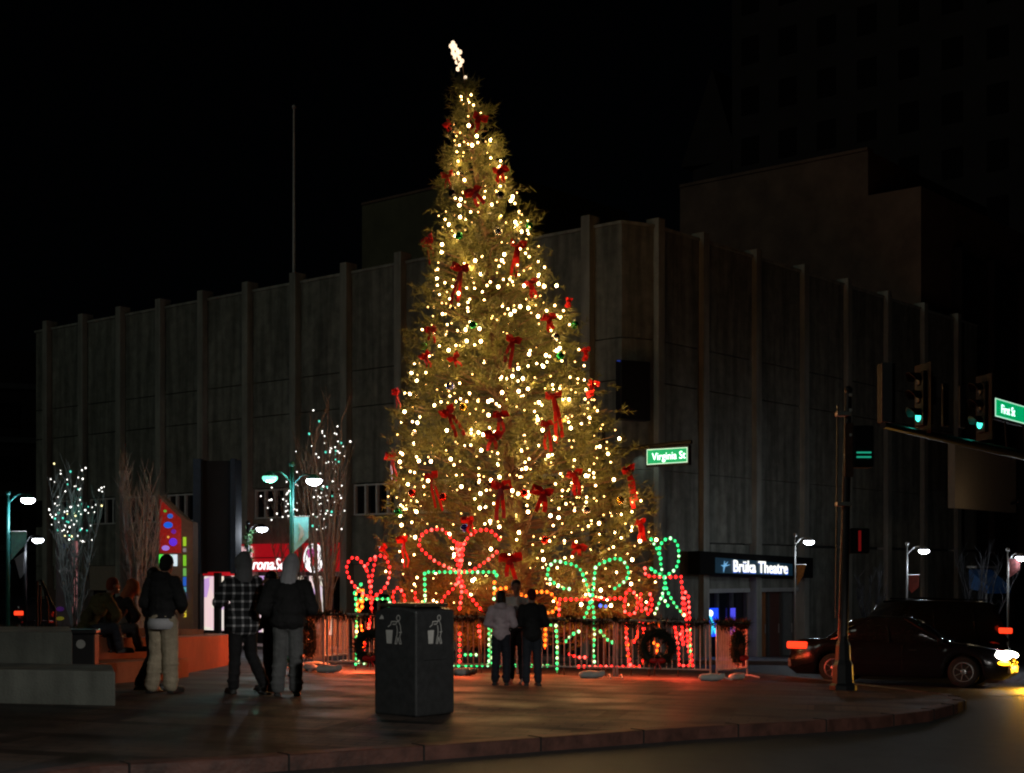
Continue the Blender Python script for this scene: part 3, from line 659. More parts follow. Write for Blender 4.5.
# ------------------------------------------------------------------ street lamps
m_lens = M('lamp_lens', (.9, .9, .9), .4, emit=(.85, .9, 1), es=14)
m_lensg = M('green_lamp_lens', (.3, .9, .7), .4, emit=(.22, 1, .66), es=1.6)
def street_lamp(base, top, heads, label, mat, E=80, colr=(.82, .9, 1), pr=.055, group='street lamps round the plaza'):
    r_ = thing('street_lamp', label, 'street lamp', base, 0, group); b = Vector(base)
    MB().lathe([(.17, 0), (.17, .12), (.12, .2), (.1, .5), (pr+.01, .6)], b, 12).build('base', mat, r_, True)
    MB().tube([b+Vector((0, 0, .5)), Vector((b.x, b.y, top))], [pr, pr*.8], 10).build('pole', mat, r_, True)
    MB().ell((b.x, b.y, top+.04), .07).build('finial', mat, r_, True)
    for (dx, z, dy, lens) in heads:
        c_ = Vector((b.x+dx, b.y+dy, z)); s = 1 if dx > 0 else -1
        MB().tube(smoothline([(b.x, b.y, z-.1), (b.x+dx*.5, b.y+dy*.5, z+.14), c_+Vector((0, 0, .12))], 4), .02, 6).build('arm', mat, r_, True)
        h = MB().lathe([(.04, .16), (.09, .12), (.15, .07), (.165, .045), (.165, .035)], c_, 16).build('lamp_head', mat, r_, True)
        MB().ell(c_, (.18, .18, .10), 14, 8).build('lens', lens, h, True)
        light(r_, c_+Vector((0, 0, -.16)), E, colr if lens is m_lens else (.4, 1, .8), .1)
    return r_
def lamp_px(px, Y, pxh, pyh, label, mat, top_py, **k):
    X = PX(px, Y); zt = CZ+(HY-top_py)/F*Y
    return street_lamp((X, Y, g(X, Y)), zt, [(PX(pxh, Y)-X, CZ+(HY-pyh)/F*Y, 0, m_lens)], label, mat, **k)
lamp_px(8, 38, 28, 500, 'tall teal street lamp with the highest bright head, beside the dim lantern column', m_teal, 495, E=90)
lamp_px(25, 47, 38, 540, 'shorter street lamp seen just under the tall teal one', m_dark, 535, E=60)
X = PX(292, 33.5); s_l = F/33.5
street_lamp((X, 33.5, g(X, 33.5)), CZ+(HY-466)/s_l, [(-22/s_l, CZ+(HY-478)/s_l, 0, m_lensg), (22/s_l, CZ+(HY-481)/s_l, 0, m_lens)], 'double-headed teal street lamp, one head glowing green, next to the lit bare tree', m_teal, E=55)
lamp_px(248, 46, 262, 529, 'street lamp wrapped in a green garland in front of the red shop fascia', m_dark, 524, E=70)
lamp_px(795, 49.5, 809, 542, 'thin street lamp beside the black theatre marquee', m_mull, 536, E=45, pr=.03)
lamp_px(907, 49.0, 924, 551, 'thin street lamp with a dark red banner above the moving cars', m_mull, 545, E=90, pr=.03)
lamp_px(1008, 48.0, 1021, 558, 'thin street lamp with a red and white banner beside the blue awning', m_mull, 551, E=80, pr=.03)
near = street_lamp((5.2, 5.0, g(5.2, 5)), 5.2, [(-.6, 5.0, 0, m_lens)], 'street lamp on the near corner beside the crossing', m_teal, E=5, colr=(1, .93, .82))
light(near, (4.6, 5.0, 4.75), 1650, (1, .95, .86), .12, 'SPOT', (0, 0, 0), R(163))
# garland wound round a lamp post
def fluff(path, r, dens, nl, mat, name, label, cat, group=None, w_=.012, parent=None):
    pts = resample(path, 1./dens); a_ = np.array([tuple(p) for p in pts]); a_ = np.repeat(a_, 14, axis=0)
    d_ = nrm(np.random.normal(size=a_.shape)); o_ = a_+d_*r*np.random.uniform(0, .5, (len(a_), 1))
    V = needles(o_, d_, np.random.uniform(.6, 1.1, len(a_))*nl, np.full(len(a_), w_))
    if parent is not None: return tri_obj(name, V, mat, parent)
    o = tri_obj(name, V, mat); c = V.reshape(-1, 3).mean(0); c[2] = V.reshape(-1, 3)[:, 2].min()
    o.data.transform(Matrix.Translation(-Vector(c))); o.location = c; return tag(o, label, cat, group)
X = PX(248, 46)
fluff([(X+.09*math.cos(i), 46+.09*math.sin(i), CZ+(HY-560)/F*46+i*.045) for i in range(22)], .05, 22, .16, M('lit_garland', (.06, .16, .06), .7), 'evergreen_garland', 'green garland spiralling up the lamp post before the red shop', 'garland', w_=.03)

def banner(pts, Y, mat, label, arms=True):
    r_ = thing('banner', label, 'banner', tuple(P(pts[0][0], pts[0][1], Y)), 0)
    prismY(pts, Y, .015).build('cloth', mat, r_)
    for (x, y) in (pts[0], pts[-1]) if arms else ():
        pass
    p, q = P(pts[0][0]-1, pts[0][1], Y), P(pts[1][0]+.5, pts[1][1], Y); MB().tube([p+Vector((0, .008, .01)), q+Vector((0, .008, .01))], .014).build('bracket', m_mull, r_)
    return r_
banner([(294, 517), (308.5, 517), (308.5, 538), (294, 552)], 33.72, m_banner, 'pale teal pennant banner on the double-headed lamp post')
prismY([(298, 522), (303, 528), (304, 535), (298, 542), (300, 532)], 33.70, .004).build('printed_motif', M('pale_print', (.35, .62, .6), .8), bpy.data.objects['banner'])
banner([(11, 532), (26, 532), (26, 543), (11, 560)], 37.95, m_banner, 'teal pennant banner on the tall lamp with the highest head')
banner([(15, 560), (24, 552), (24, 574), (20, 579)], 46.9, M('grey_cloth', (.3, .3, .32), .8), 'grey cloth banner hanging on the shorter lamp')
banner([(797, 565), (806, 565), (803, 576), (797, 586)], 49.45, M('orange_cloth', (.45, .2, .04), .8, var=.5, scale=9), 'orange and olive banner on the thin lamp beside the marquee')
banner([(909, 575), (919, 575), (919, 587), (912, 593), (909, 590)], 48.95, M('dark_red_cloth', (.3, .06, .04), .8, var=.4), 'dark red banner on the lamp above the cars')
banner([(1009, 559), (1020, 559), (1020, 570), (1009, 578)], 47.95, M('red_white_cloth', (.5, .16, .16), .8, var=.7, scale=7), 'red and white banner on the lamp beside the blue awning')

# ------------------------------------------------------------------ bare trees with lights
mb_ = MB().ell((0, 0, 0), .022, 6, 4)
def bulb_mesh(name, mat, r_=.022):
    me = bpy.data.meshes.new(name); b_ = MB().ell((0, 0, 0), (r_, r_, r_*1.15), 6, 4); me.from_pydata([tuple(v) for v in b_.v], [], b_.f); me.materials.append(mat)
    me.polygons.foreach_set('use_smooth', [True]*len(me.polygons)); return me
def emi(name, c, s): return M(name, [min(1, x) for x in c], .4, var=.02, emit=c, es=s)
BM = {'white': bulb_mesh('bulb_white', emi('bulb_white', (1, .97, .9), 3.5), .017), 'teal': bulb_mesh('bulb_teal', emi('bulb_teal', (.1, .8, .6), 1.2), .026),
      'yellow': bulb_mesh('bulb_yellow', emi('bulb_yellow', (1, .85, .4), 3), .022),
      'red': bulb_mesh('bulb_red', emi('bulb_red', (1, .02, .02), 3.2), .029), 'pink': bulb_mesh('bulb_pink', emi('bulb_pink', (1, .10, .08), 3.4), .029),
      'green': bulb_mesh('bulb_green', emi('bulb_green', (.02, 1, .27), 1.8), .029), 'pale_green': bulb_mesh('bulb_pale_green', emi('bulb_pale_green', (.4, 1, .5), 2.4), .029),
      'orange': bulb_mesh('bulb_orange', emi('bulb_orange', (1, .2, .015), 3), .031), 'blue': bulb_mesh('bulb_blue', emi('bulb_blue', (.04, .12, 1), 3), .03)}
def bulb(parent, p, kind, name='bulb', sc_=1.):
    o = bpy.data.objects.new(name, BM[kind]); col.objects.link(o); o.parent = parent; o.location = Vector(p)-org(parent); o.scale = (sc_,)*3
    ORG[o.name] = Vector(p); return o
def bare_tree(base, H, spread, nst, label, seed, mat=m_bark, r0=.045):
    rn = random.Random(seed); r_ = thing('bare_tree', label, 'tree', base); b = Vector(base)
    tips = []; tr_, br = MB(), MB()
    tr_.lathe([(.16, -.1), (.12, .15), (.11, .5), (.08, .62)], b, 9)
    for i in range(nst):
        a = rn.uniform(0, 6.28); rad = spread*rn.uniform(.15, 1)**.7; h = H*rn.uniform(.72, 1.)*(1-.18*rad/spread)
        p = b+Vector((0, 0, .35)); pts = [p]; n = 9
        for k in range(1, n+1):
            t = k/n; rr = rad*(t**.75); q = b+Vector((math.cos(a+.2*math.sin(t*4+i))*rr, math.sin(a+.2*math.sin(t*4+i))*rr, .35+(h-.35)*t))+Vector((rn.uniform(-.03, .03), rn.uniform(-.03, .03), 0)); pts.append(q)
        rs = [r0*(1-.85*k/n) for k in range(n+1)]
        br.tube(pts, rs, 5)
        for k in range(3, n+1):
            for _ in range(3):
                q = pts[k-1].lerp(pts[k], rn.random()); a2 = rn.uniform(0, 6.28); l_ = rn.uniform(.25, .8)*(H/5.)
                d = Vector((math.cos(a2)*.38, math.sin(a2)*.38, 1)).normalized()
                e1 = q+d*l_*.5+Vector((rn.uniform(-.05, .05), 0, 0)); e2 = q+d*l_+Vector((rn.uniform(-.06, .06), rn.uniform(-.06, .06), 0)); br.tube([q, e1, e2], [.011, .008, .003], 4)
                tips += [e1, e2]
                if rn.random() < .7: e3 = e1+Vector((rn.uniform(-.2, .2), rn.uniform(-.2, .2), .25)); br.tube([e1, e3], [.006, .003], 3); tips.append(e3)
    tr_.build('trunk', mat, r_, True); br.build('branches', mat, r_)
    return r_, tips
def tree_lights(tips, n, kinds, label, seed, zmin=-9, zmax=99, xf=None):
    rn = random.Random(seed); tp = [t for t in tips if zmin < t.z < zmax and (xf is None or xf(t))]; rn.shuffle(tp); tp = tp[:n]
    c = sum(tp, Vector())/len(tp); c.z = min(t.z for t in tp)
    r_ = thing('light_string', label, 'string lights', tuple(c))
    wl = MB(); srt = sorted(tp, key=lambda t: (round(math.atan2(t.y-c.y, t.x-c.x)*1.2), t.z))
    for a_, b_ in zip(srt, srt[1:]):
        wl.tube([a_, b_], .003, 3)
    wl.build('wire', m_black, r_)
    for t in tp: bulb(r_, t, rn.choice(kinds), sc_=rn.choice([.7, .85, 1, 1, 1.25]))
    return r_
def onz(X, Y): return (X, Y, g(X, Y))
t1, tips = bare_tree(onz(PX(325, 36.5), 36.5), 7.0, .95, 17, 'tall upright bare tree with white lights beside the double-headed lamp', 3, r0=.05)
zof = lambda py, Y: CZ+(HY-py)/F*Y
tree_lights(tips, 95, ['white']*9+['teal']*2, 'small white lights scattered through the tall bare tree near the christmas tree', 5, zof(530, 36.5), zof(410, 36.5), lambda t: t.x > PX(312, 36.5))
t2, tips = bare_tree(onz(PX(292, 39), 39), 5.8, .95, 10, 'thin bare tree behind the double-headed lamp post', 4, r0=.03)
tree_lights(tips, 34, ['white'], 'few white lights on the thin bare tree behind the double-headed lamp', 6, zof(520, 39), zof(440, 39), lambda t: t.x < PX(296, 39))
t3, tips = bare_tree(onz(PX(139, 37), 37), 5.6, .62, 18, 'pale lamplit bare tree without bulbs behind the seated people', 8, M('lamplit_bark', (.3, .28, .26), .85, var=.3, scale=9), r0=.05)  # bark made paler: the lamp light on it is in the colour
t4, tips = bare_tree(onz(PX(75, 40), 40), 5.4, .8, 13, 'small bare tree washed with teal light beside the lamp posts', 9, M('grey_bark', (.1, .11, .1), .8, var=.3), r0=.03)
tree_lights(tips, 95, ['white']*9+['teal']*2+['yellow'], 'white and teal lights crowding the small tree beside the lamp posts', 10, zof(542, 40), zof(462, 40))
light(bpy.data.objects['light_string.002'], P(77, 512, 39.6), 6, (.05, 1, .75), .25)
bare_tree(onz(PX(872, 50.5), 50.5), 3.7, .6, 7, 'thin dark bare tree near the signal pole, against the lit wall', 12, m_black, r0=.04)
bare_tree(onz(PX(972, 50.5), 50.5), 4.4, 1.6, 10, 'spreading dark bare tree beside the blue awning', 14, m_black, r0=.05)

# ------------------------------------------------------------------ the christmas tree
TB = Vector((.38, 32., g(.38, 32))); TT = P(466, 92, 32); TIP = P(458, 62, 32)
prof_t = [(12.2, .04), (11.9, .16), (11.4, .36), (10.5, .62), (9.7, .85), (8.6, 1.15), (7.5, 1.47), (6.4, 1.80), (5.35, 2.15), (4.3, 2.48), (3.2, 2.76), (2.3, 2.9), (1.6, 2.95), (.9, 2.75), (.3, 2.3), (0, 1.9)]
def rad_t(z):
    if z >= prof_t[0][0]: return .05
    for (za, ra), (zb_, rb) in zip(prof_t, prof_t[1:]):
        if z >= zb_: t = (z-zb_)/(za-zb_); return rb+(ra-rb)*t
    return 1.9
def axis(z): t = (z-TB.z)/(TT.z-TB.z); t_ = max(0, min(1.1, t)); return Vector((TB.x+(TT.x-TB.x)*t_**1.15, TB.y, z))
xt = thing('christmas_tree', 'towering decorated pine leaning slightly, covered in warm lights', 'tree', tuple(TB))
MB().tube([axis(TB.z-.05+i*(TIP.z-TB.z+.05)/12.) for i in range(13)], [.24*(1-i/12.5) for i in range(13)], 10).build('trunk', m_trunk, xt, True)
lm = MB(); O_, D_, Ln = [], [], []
NB = 1900
for i in range(NB):
    u = random.random(); z = .15+(12.25-.15)*(1-math.sqrt(1-u*.985)) if False else None
    while True:
        z = random.uniform(.1, 12.3)
        if random.random() < rad_t(z)/2.95+.12: break
    r = rad_t(z)*random.uniform(.78, 1.07)*.98; a = random.uniform(0, 2*math.pi)
    out = Vector((math.cos(a), math.sin(a), 0)); c0 = axis(z-.12*r); tip = axis(z)+out*r+Vector((0, 0, random.uniform(-.05, .22)))
    if i % 4 == 0: lm.tube([c0, c0.lerp(tip, .5)+Vector((0, 0, -.03*r)), tip], [.03, .018, .006], 4)
    d = (tip-c0).normalized(); L = (tip-c0).length
    nt_ = max(5, int(9*min(1, L)))
    for k in range(nt_):
        s = 1-random.random()**1.5*min(1., 1.15/L); q = c0+d*L*s+Vector((random.gauss(0, .07), random.gauss(0, .07), random.gauss(0, .07)))*(1.3 if L > 1 else .8)
        if noise.noise(q*1.4) < -.26: continue
        if noise.noise(q*3.6+Vector((9, 3, 1))) < -.03: continue
        dd = (d+Vector((random.gauss(0, .35), random.gauss(0, .35), random.gauss(0, .35)+.25))).normalized()
        O_.append(tuple(q)); D_.append(tuple(dd)); Ln.append(1.)
O_ = np.array(O_); D_ = np.array(D_); per = 15
lm.build('limbs', m_trunk, xt)
sprO = np.repeat(O_, per, axis=0); sprD = np.repeat(D_, per, axis=0); tt = np.random.uniform(0, .24, (len(sprO), 1))
nd = nrm(sprD*.75+nrm(np.random.normal(size=sprO.shape))*.85)
V = needles(sprO+sprD*tt, nd, np.random.uniform(.11, .21, len(sprO)), np.full(len(sprO), .021))
tri_obj('crown', V, m_needle, xt)
print('needles', len(V))
# lights on it
m_warm = emi('bulb_warm', (1, .6, .22), 22); m_warm2 = emi('bulb_warm_bright', (1, .64, .27), 30); m_warm3 = emi('bulb_warm_dim', (1, .54, .16), 9)
BM['warm'] = bulb_mesh('bulb_warm', m_warm, .020); BM['warm2'] = bulb_mesh('bulb_warm2', m_warm2, .031); BM['warm3'] = bulb_mesh('bulb_warm3', m_warm3, .014)
ls = thing('light_string', 'hundreds of warm white bulbs wound all over the christmas tree', 'string lights', tuple(TB))
pos = []
tries = 0
while len(pos) < 860 and tries < 60000:
    tries += 1
    z = random.uniform(.9, 12.0)
    if random.random() > rad_t(z)/2.95*.9+.16: continue
    uu = random.uniform(-1, 1); a = math.acos(max(-.985, min(.985, uu)))*(-1 if random.random() < .78 else 1); r = rad_t(z)*random.uniform(.84, 1.06)
    p = axis(z)+Vector((math.cos(a)*r, math.sin(a)*r, 0))
    if z < 2.3 and random.random() < .45: continue
    if noise.noise(p*.9+Vector((5, 5, 5))) < -.22: continue
    if any((p-q).length < .10 for q in pos): continue
    pos.append(p)
frontish = sorted(pos, key=lambda p: p.y)
wires = MB()
srt = sorted(pos, key=lambda p: (int(p.z*2.2), math.atan2(p.y-32, p.x-axis(p.z).x)))
for a_, b_ in zip(srt, srt[1:]):
    if (a_-b_).length < .9: wires.tube([a_, b_], .004, 3)
wires.build('wire', m_black, ls)
for p in frontish[:100]: bulb(ls, p, random.choices(['warm', 'warm2', 'warm3'], [4.5, 2, 4.5])[0])
for kind, share in (('warm', .45), ('warm2', .25), ('warm3', .30)):
    pass
rest = frontish[100:]; mats3 = [m_warm, m_warm2, m_warm3]
mb = MB(); mi = []
for p in rest:
    k = random.choices([0, 1, 2], [4.5, 2, 4.5])[0]; r = (.020, .031, .014)[k]; n0 = len(mb.f); mb.ell(p, (r, r, r*1.15), 6, 4); mi += [k]*(len(mb.f)-n0)
o = mb.build('bulbs', m_warm, ls, True); o['kind'] = 'stuff'; o.data.materials.append(m_warm2); o.data.materials.append(m_warm3); o.data.polygons.foreach_set('material_index', mi)
for m__ in bpy.data.materials:
    if m__.name.startswith('bulb_'): m__.cycles.emission_sampling = 'NONE'
# the light the bulbs give: one small source beside every sixth bulb
lp = [p for p in pos]; random.Random(3).shuffle(lp)
for p in lp[:150]:
    a_ = axis(p.z); light(ls, p.lerp(a_, .07)+Vector((0, 0, -.04)), (2.2+10*random.random()**1.6)*(1 if p.z > 4 else .75), (1, .58, .21), .05)
# topper
tp = thing('tree_topper', 'glowing cluster of white bulbs crowning the tip of the christmas tree', 'tree topper', tuple(P(463, 80, 32)))
BM['top'] = bulb_mesh('bulb_top', emi('bulb_top', (1, .74, .5), 1.5), .047)
for (x, y) in [(453, 43), (451, 46), (455, 46), (453, 49), (457, 50), (453, 53), (457, 54), (460, 52), (455, 57), (459, 58), (462, 61), (457, 62), (460, 65), (458, 69)]: bulb(tp, P(x, y, 32+random.uniform(-.06, .06)), 'top')
bulb(tp, P(465.5, 77.5, 31.9), 'top', sc_=.8)
MB().tube([P(464, 84, 32), P(459, 66, 32), P(453, 43, 32)], .02).build('stem', m_black, tp)

# ribbons: (px, py, size, tail length px, tilt)
def on_tree(px, py, out=.06):
    Y = 32.
    for i in range(30):
        z = CZ+(HY-py)/F*Y; ax = axis(z); r = rad_t(z)+out; dx = PX(px, Y)-ax.x
        dx = max(-r*.97, min(r*.97, dx)); Y = 32-math.sqrt(max(0, r*r-dx*dx))
    return Vector((PX(px, Y), Y, CZ+(HY-py)/F*Y))
jt = lambda: random.uniform(.6, 1.35)
def ribbon_bow(px, py, sz, tail, tilt, label):
    c = on_tree(px, py); ax = axis(c.z); nn = (c-ax); nn.z = 0; nn.normalize(); nn = (nn+Vector((0, -.6, 0))).normalized()
    up = Vector((0, 0, 1)); rt = up.cross(nn)*-1; rt = nn.cross(up)*-1
    rt.normalize(); q = Matrix.Rotation(R(tilt), 3, nn); rt = q@rt; u2 = q@up
    label = label.replace('street-lamp side', 'lamp side').replace('just below the middle', 'below the middle')
    r_ = thing('ribbon_bow', label, 'bow', tuple(c), 0, 'red ribbon bows tied on the christmas tree')
    s = sz*.86; w_ = s*.55
    def band(path, wid, nm):
        mb = MB(); vs_ = []
        for i, (x, y, d) in enumerate(path):
            a_ = path[max(i-1, 0)]; b_ = path[min(i+1, len(path)-1)]; t = Vector((b_[0]-a_[0], b_[1]-a_[1])); t.normalize(); n = Vector((-t.y, t.x))
            for sg in (-1, 1): vs_.append(c+rt*(x+n.x*wid*sg*.5)+u2*(y+n.y*wid*sg*.5)+nn*(d+(.03 if sg > 0 else 0)))
        k = len(vs_); vs_ += [v-nn*.012 for v in vs_]
        fs = []
        for i in range(len(path)-1):
            fs += [(2*i, 2*i+1, 2*i+3, 2*i+2), (k+2*i, k+2*i+2, k+2*i+3, k+2*i+1), (2*i, 2*i+2, k+2*i+2, k+2*i), (2*i+1, k+2*i+1, k+2*i+3, 2*i+3)]
        mb.add(vs_, fs); mb.build(nm, m_ribbon, r_)
    for sg in (-1, 1):
        band([(0, 0, .0), (sg*s*.5*jt(), s*.32*jt(), .08), (sg*s*.9*jt(), s*.38*jt(), .1), (sg*s*.95*jt(), s*.0-jt()*.02, .07), (sg*s*.6*jt(), -s*.2*jt(), .05), (0, 0, .04)], w_, 'loop')
        tl = tail/45.*random.uniform(.8, 1.1)
        band([(0, 0, .03), (sg*s*.25*jt(), -tl*.4*jt(), .07), (sg*s*.18+.04*sg*jt(), -tl*.75, .03), (sg*s*.4*jt()-.05*(jt()-1), -tl, .05)], w_*.8, 'tail')
    MB().ell(c+nn*.06, (s*.22, s*.18, s*.22), 8, 6).build('knot', m_ribbon, r_)
bows = [(450, 124, .13, 8, 15), (478, 118, .17, 14, -20), (449, 176, .14, 12, 0), (498, 171, .18, 12, 10), (474, 192, .18, 16, 25), (431, 242, .22, 20, 10), (462, 269, .2, 38, -12), (517, 245, .16, 34, -8), (529, 283, .14, 16, 20),
        (547, 318, .16, 14, 15), (433, 330, .17, 12, 0), (513, 340, .18, 26, -15), (427, 356, .14, 12, 20), (455, 358, .12, 10, 30), (553, 396, .17, 44, 8), (399, 392, .15, 16, 8), (449, 412, .2, 28, 30), (500, 415, .16, 18, 5),
        (493, 436, .2, 14, -5), (394, 456, .2, 26, 8), (546, 424, .13, 26, 3), (433, 476, .16, 34, 12), (501, 486, .2, 32, -3), (543, 492, .22, 18, -8), (573, 474, .16, 20, 12), (626, 470, .18, 34, 18), (405, 540, .16, 26, 8),
        (510, 558, .22, 20, 4), (577, 547, .16, 8, -15), (638, 522, .16, 22, 10), (590, 384, .14, 14, -10), (386, 548, .13, 12, 20), (583, 350, .13, 12, 4), (470, 520, .14, 14, 6), (566, 300, .10, 8, 0)]
def where(px, py):
    v = 'near the tip' if py < 150 else 'high up' if py < 260 else 'above the middle' if py < 360 else 'just below the middle' if py < 450 else 'low down' if py < 530 else 'on the lowest boughs'
    z = CZ+(HY-py)/46; cx = CX+axis(z).x*46; w_ = rad_t(z)*46; f = (px-cx)/w_
    h = 'at the street-lamp side edge' if f < -.6 else 'partway to the street-lamp side' if f < -.2 else 'at the centre' if f < .2 else 'partway to the theatre side' if f < .6 else 'at the theatre side edge'
    return v, h
used = {}
def uniq(s_):
    used[s_] = used.get(s_, 0)+1
    extra = ['', ', the one just beneath', ', the third one down', ', the fourth one down', ', the fifth one down', ', the lowest'][min(used[s_]-1, 5)]
    return s_+extra
for b_ in sorted(bows, key=lambda b: b[1]):
    v, h = where(b_[0], b_[1]); sh = 'short tails' if b_[3] < 13 else 'trailing tails' if b_[3] < 27 else 'very long tails'
    ribbon_bow(*b_, uniq('red bow, %s, %s, %s' % (sh, v, h)))
orn = [(459, 236, 'green'), (529, 226, 'green'), (498, 232, 'silver'), (452, 193, 'black'), (500, 195, 'black'), (424, 346, 'green'), (575, 325, 'green'), (556, 337, 'silver'), (450, 386, 'blue'), (463, 407, 'gold'), (412, 493, 'red'), (465, 528, 'blue'), (524, 493, 'red'), (586, 510, 'silver'), (545, 540, 'red'), (398, 512, 'green'), (560, 356, 'green'), (473, 325, 'green'), (443, 497, 'red'), (620, 500, 'gold')]
OC = {'green': (.01, .3, .08), 'silver': (.6, .6, .6), 'black': (.02, .02, .02), 'blue': (.02, .06, .5), 'gold': (.6, .4, .06), 'red': (.5, .02, .01)}
for px, py, c_ in orn:
    p = on_tree(px, py, .02); v, h = where(px, py)
    r_ = thing('bauble', uniq('shiny %s bauble %s, %s' % (c_, v, h)), 'ornament', tuple(p), 0, 'baubles hanging on the christmas tree')
    MB().ell(p, (.085, .085, .085), 16, 10).build('ball', M('bauble_'+c_, OC[c_], .15, .8, var=.05), r_, True); MB().lathe([(.025, 0), (.025, .03), (.01, .05)], p+Vector((0, 0, .08)), 8).build('cap', m_mull, r_)

# ------------------------------------------------------------------ light-up present frames round the tree foot
def motif(label, Y, polys, zfoot=True):
    """polys: list of (part, [(px,py)...], colours, closed/smooth, depth offset)"""
    allp = [q for p in polys for q in p[1]]; cx = sum(q[0] for q in allp)/len(allp); X = PX(cx, Y)
    r_ = thing('light_up_present', label, 'light display', (X, Y, g(X, Y)), 0, 'wire present frames outlined in bulbs')
    parts = {}
    for part, pts, cols, sm, dy in polys:
        if part == 'inner_outline': part = part+'.%03d' % len(parts)
        part = part if cols[0] == 'red' or part != 'box_frame' else 'box_frame'
        w3 = [P(x, y, Y+dy) for x, y in pts]
        if sm: w3 = smoothline(w3, 5)
        if part not in parts: parts[part] = [MB(), []]
        parts[part][0].tube(w3, .013, 5); parts[part][1] += [(p, cols) for p in resample(w3, .108)]
    lo = min(q[1] for q in allp); hi = max(q[1] for q in allp); zb_ = g(X, Y)
    st_ = MB()
    xs = [q[0] for q in allp]
    for x in (min(xs)*.8+max(xs)*.2, min(xs)*.3+max(xs)*.7):
        p = P(x, 600, Y+.05); st_.tube([(p.x, p.y, zb_-.02), (p.x, p.y, P(x, lo*.35+hi*.65, Y).z)], .012, 5)
    st_.build('stake', m_dark, r_)
    for k, (m_, bl_) in parts.items():
        cc = bl_[0][1][0]
        o = m_.build(k.split('.')[0], M('glow_tube_'+cc, {'red': (.4, .01, .01), 'green': (.01, .3, .08), 'orange': (.5, .1, .01)}.get(cc, (.05, .2, .05)), .4, emit={'red': (.55, .004, .003), 'green': (0, .35, .08), 'orange': (.7, .1, 0)}.get(cc, (0, .3, .08)), es=.55), r_)  # glow between the bulbs put into the frame tube as emission
        for i, (p, cols) in enumerate(bl_): bulb(o, p, random.choice(cols) if len(cols) > 1 else cols[0], sc_=random.uniform(.85, 1.15))
    return r_
RD = ['red', 'red', 'red', 'pink']; GN = ['green', 'green', 'green', 'pale_green']; OR = ['orange']
def C1(l): return [(335+x*.2069, 510+y*.2069) for x, y in l]
def C2(l): return [(530+x*.2071, 530+y*.2071) for x, y in l]
motif('narrow green present outlined in bulbs with a red heart-like bow, by the seat wall', 29.3, [
    ('bow', C1([(180, 430), (110, 385), (65, 320), (58, 265), (90, 228), (130, 255), (160, 310), (175, 420)]), RD, True, 0),
    ('bow', C1([(180, 425), (245, 370), (265, 290), (240, 225), (200, 225), (165, 245), (150, 290)]), RD, True, .02), ('bow', C1([(195, 240), (180, 310), (172, 400), (178, 490), (160, 575)]), RD, False, -.05),
    ('bow', C1([(170, 545), (155, 600), (135, 700)]), RD, True, .05),
    ('box_frame', C1([(100, 745), (105, 540), (100, 430), (265, 430), (262, 500)]), GN, False, 0), ('box_frame', C1([(125, 360), (95, 400), (100, 430)]), GN, False, .05), ('box_frame', C1([(115, 735), (160, 745)]), GN, False, .05),
    ('inner_outline', C1([(100, 405), (135, 380), (130, 480), (105, 490), (110, 440), (130, 440)]), OR, False, .2), ('inner_outline', C1([(125, 560), (140, 620), (125, 680)]), OR, False, .2)])
motif('small red-bulb arches behind the tall black bin', 29.8, [
    ('bow', C1([(285, 445), (280, 405), (305, 375), (330, 405), (337, 440), (330, 520)]), RD, True, 0), ('bow', C1([(388, 400), (388, 440), (380, 520)]), RD, False, 0),
    ('box_frame', C1([(285, 445), (285, 745), (400, 745), (400, 440)]), RD, False, .1)])
motif('large green present outlined in bulbs with a wide red bow, beside the tall bin', 29.0, [
    ('bow', C1([(600, 300), (540, 275), (488, 250), (445, 215), (408, 175), (415, 130), (440, 105), (490, 92), (525, 98), (555, 130), (585, 165), (602, 215)]), RD, True, 0),
    ('bow', C1([(600, 300), (660, 292), (715, 258), (755, 228), (785, 200)]), RD, True, 0), ('bow', C1([(795, 140), (750, 100), (700, 98), (665, 112), (635, 145), (615, 200), (605, 290)]), RD, True, 0),
    ('bow', C1([(590, 160), (585, 230), (600, 290), (608, 340), (612, 400), (600, 490)]), RD, True, -.06), ('bow', C1([(622, 165), (615, 230), (600, 290)]), RD, True, -.08), ('bow', C1([(605, 165), (600, 215), (602, 250), (604, 300), (595, 360)]), RD, True, -.04),
    ('bow', C1([(600, 310), (575, 375), (535, 410), (515, 445)]), RD, True, -.05), ('bow', C1([(605, 320), (635, 395), (675, 445), (715, 492)]), RD, True, -.05),
    ('box_frame', C1([(435, 440), (433, 300), (780, 300), (782, 335)]), GN, False, 0), ('box_frame', C1([(770, 350), (768, 440)]), ['pale_green', 'orange'], False, 0), ('box_frame', C1([(745, 545), (745, 750), (610, 752)]), GN, False, 0), ('box_frame', C1([(602, 600), (602, 752)]), RD, False, 0),
    ('box_frame', C1([(433, 440), (433, 752), (600, 752)]), GN, False, 0),
    ('inner_outline', C1([(630, 700), (690, 700)]), GN, False, .3), ('inner_outline', C1([(695, 560), (700, 620)]), RD, False, .3), ('inner_outline', C1([(775, 385), (835, 375)]), OR, False, .2)])
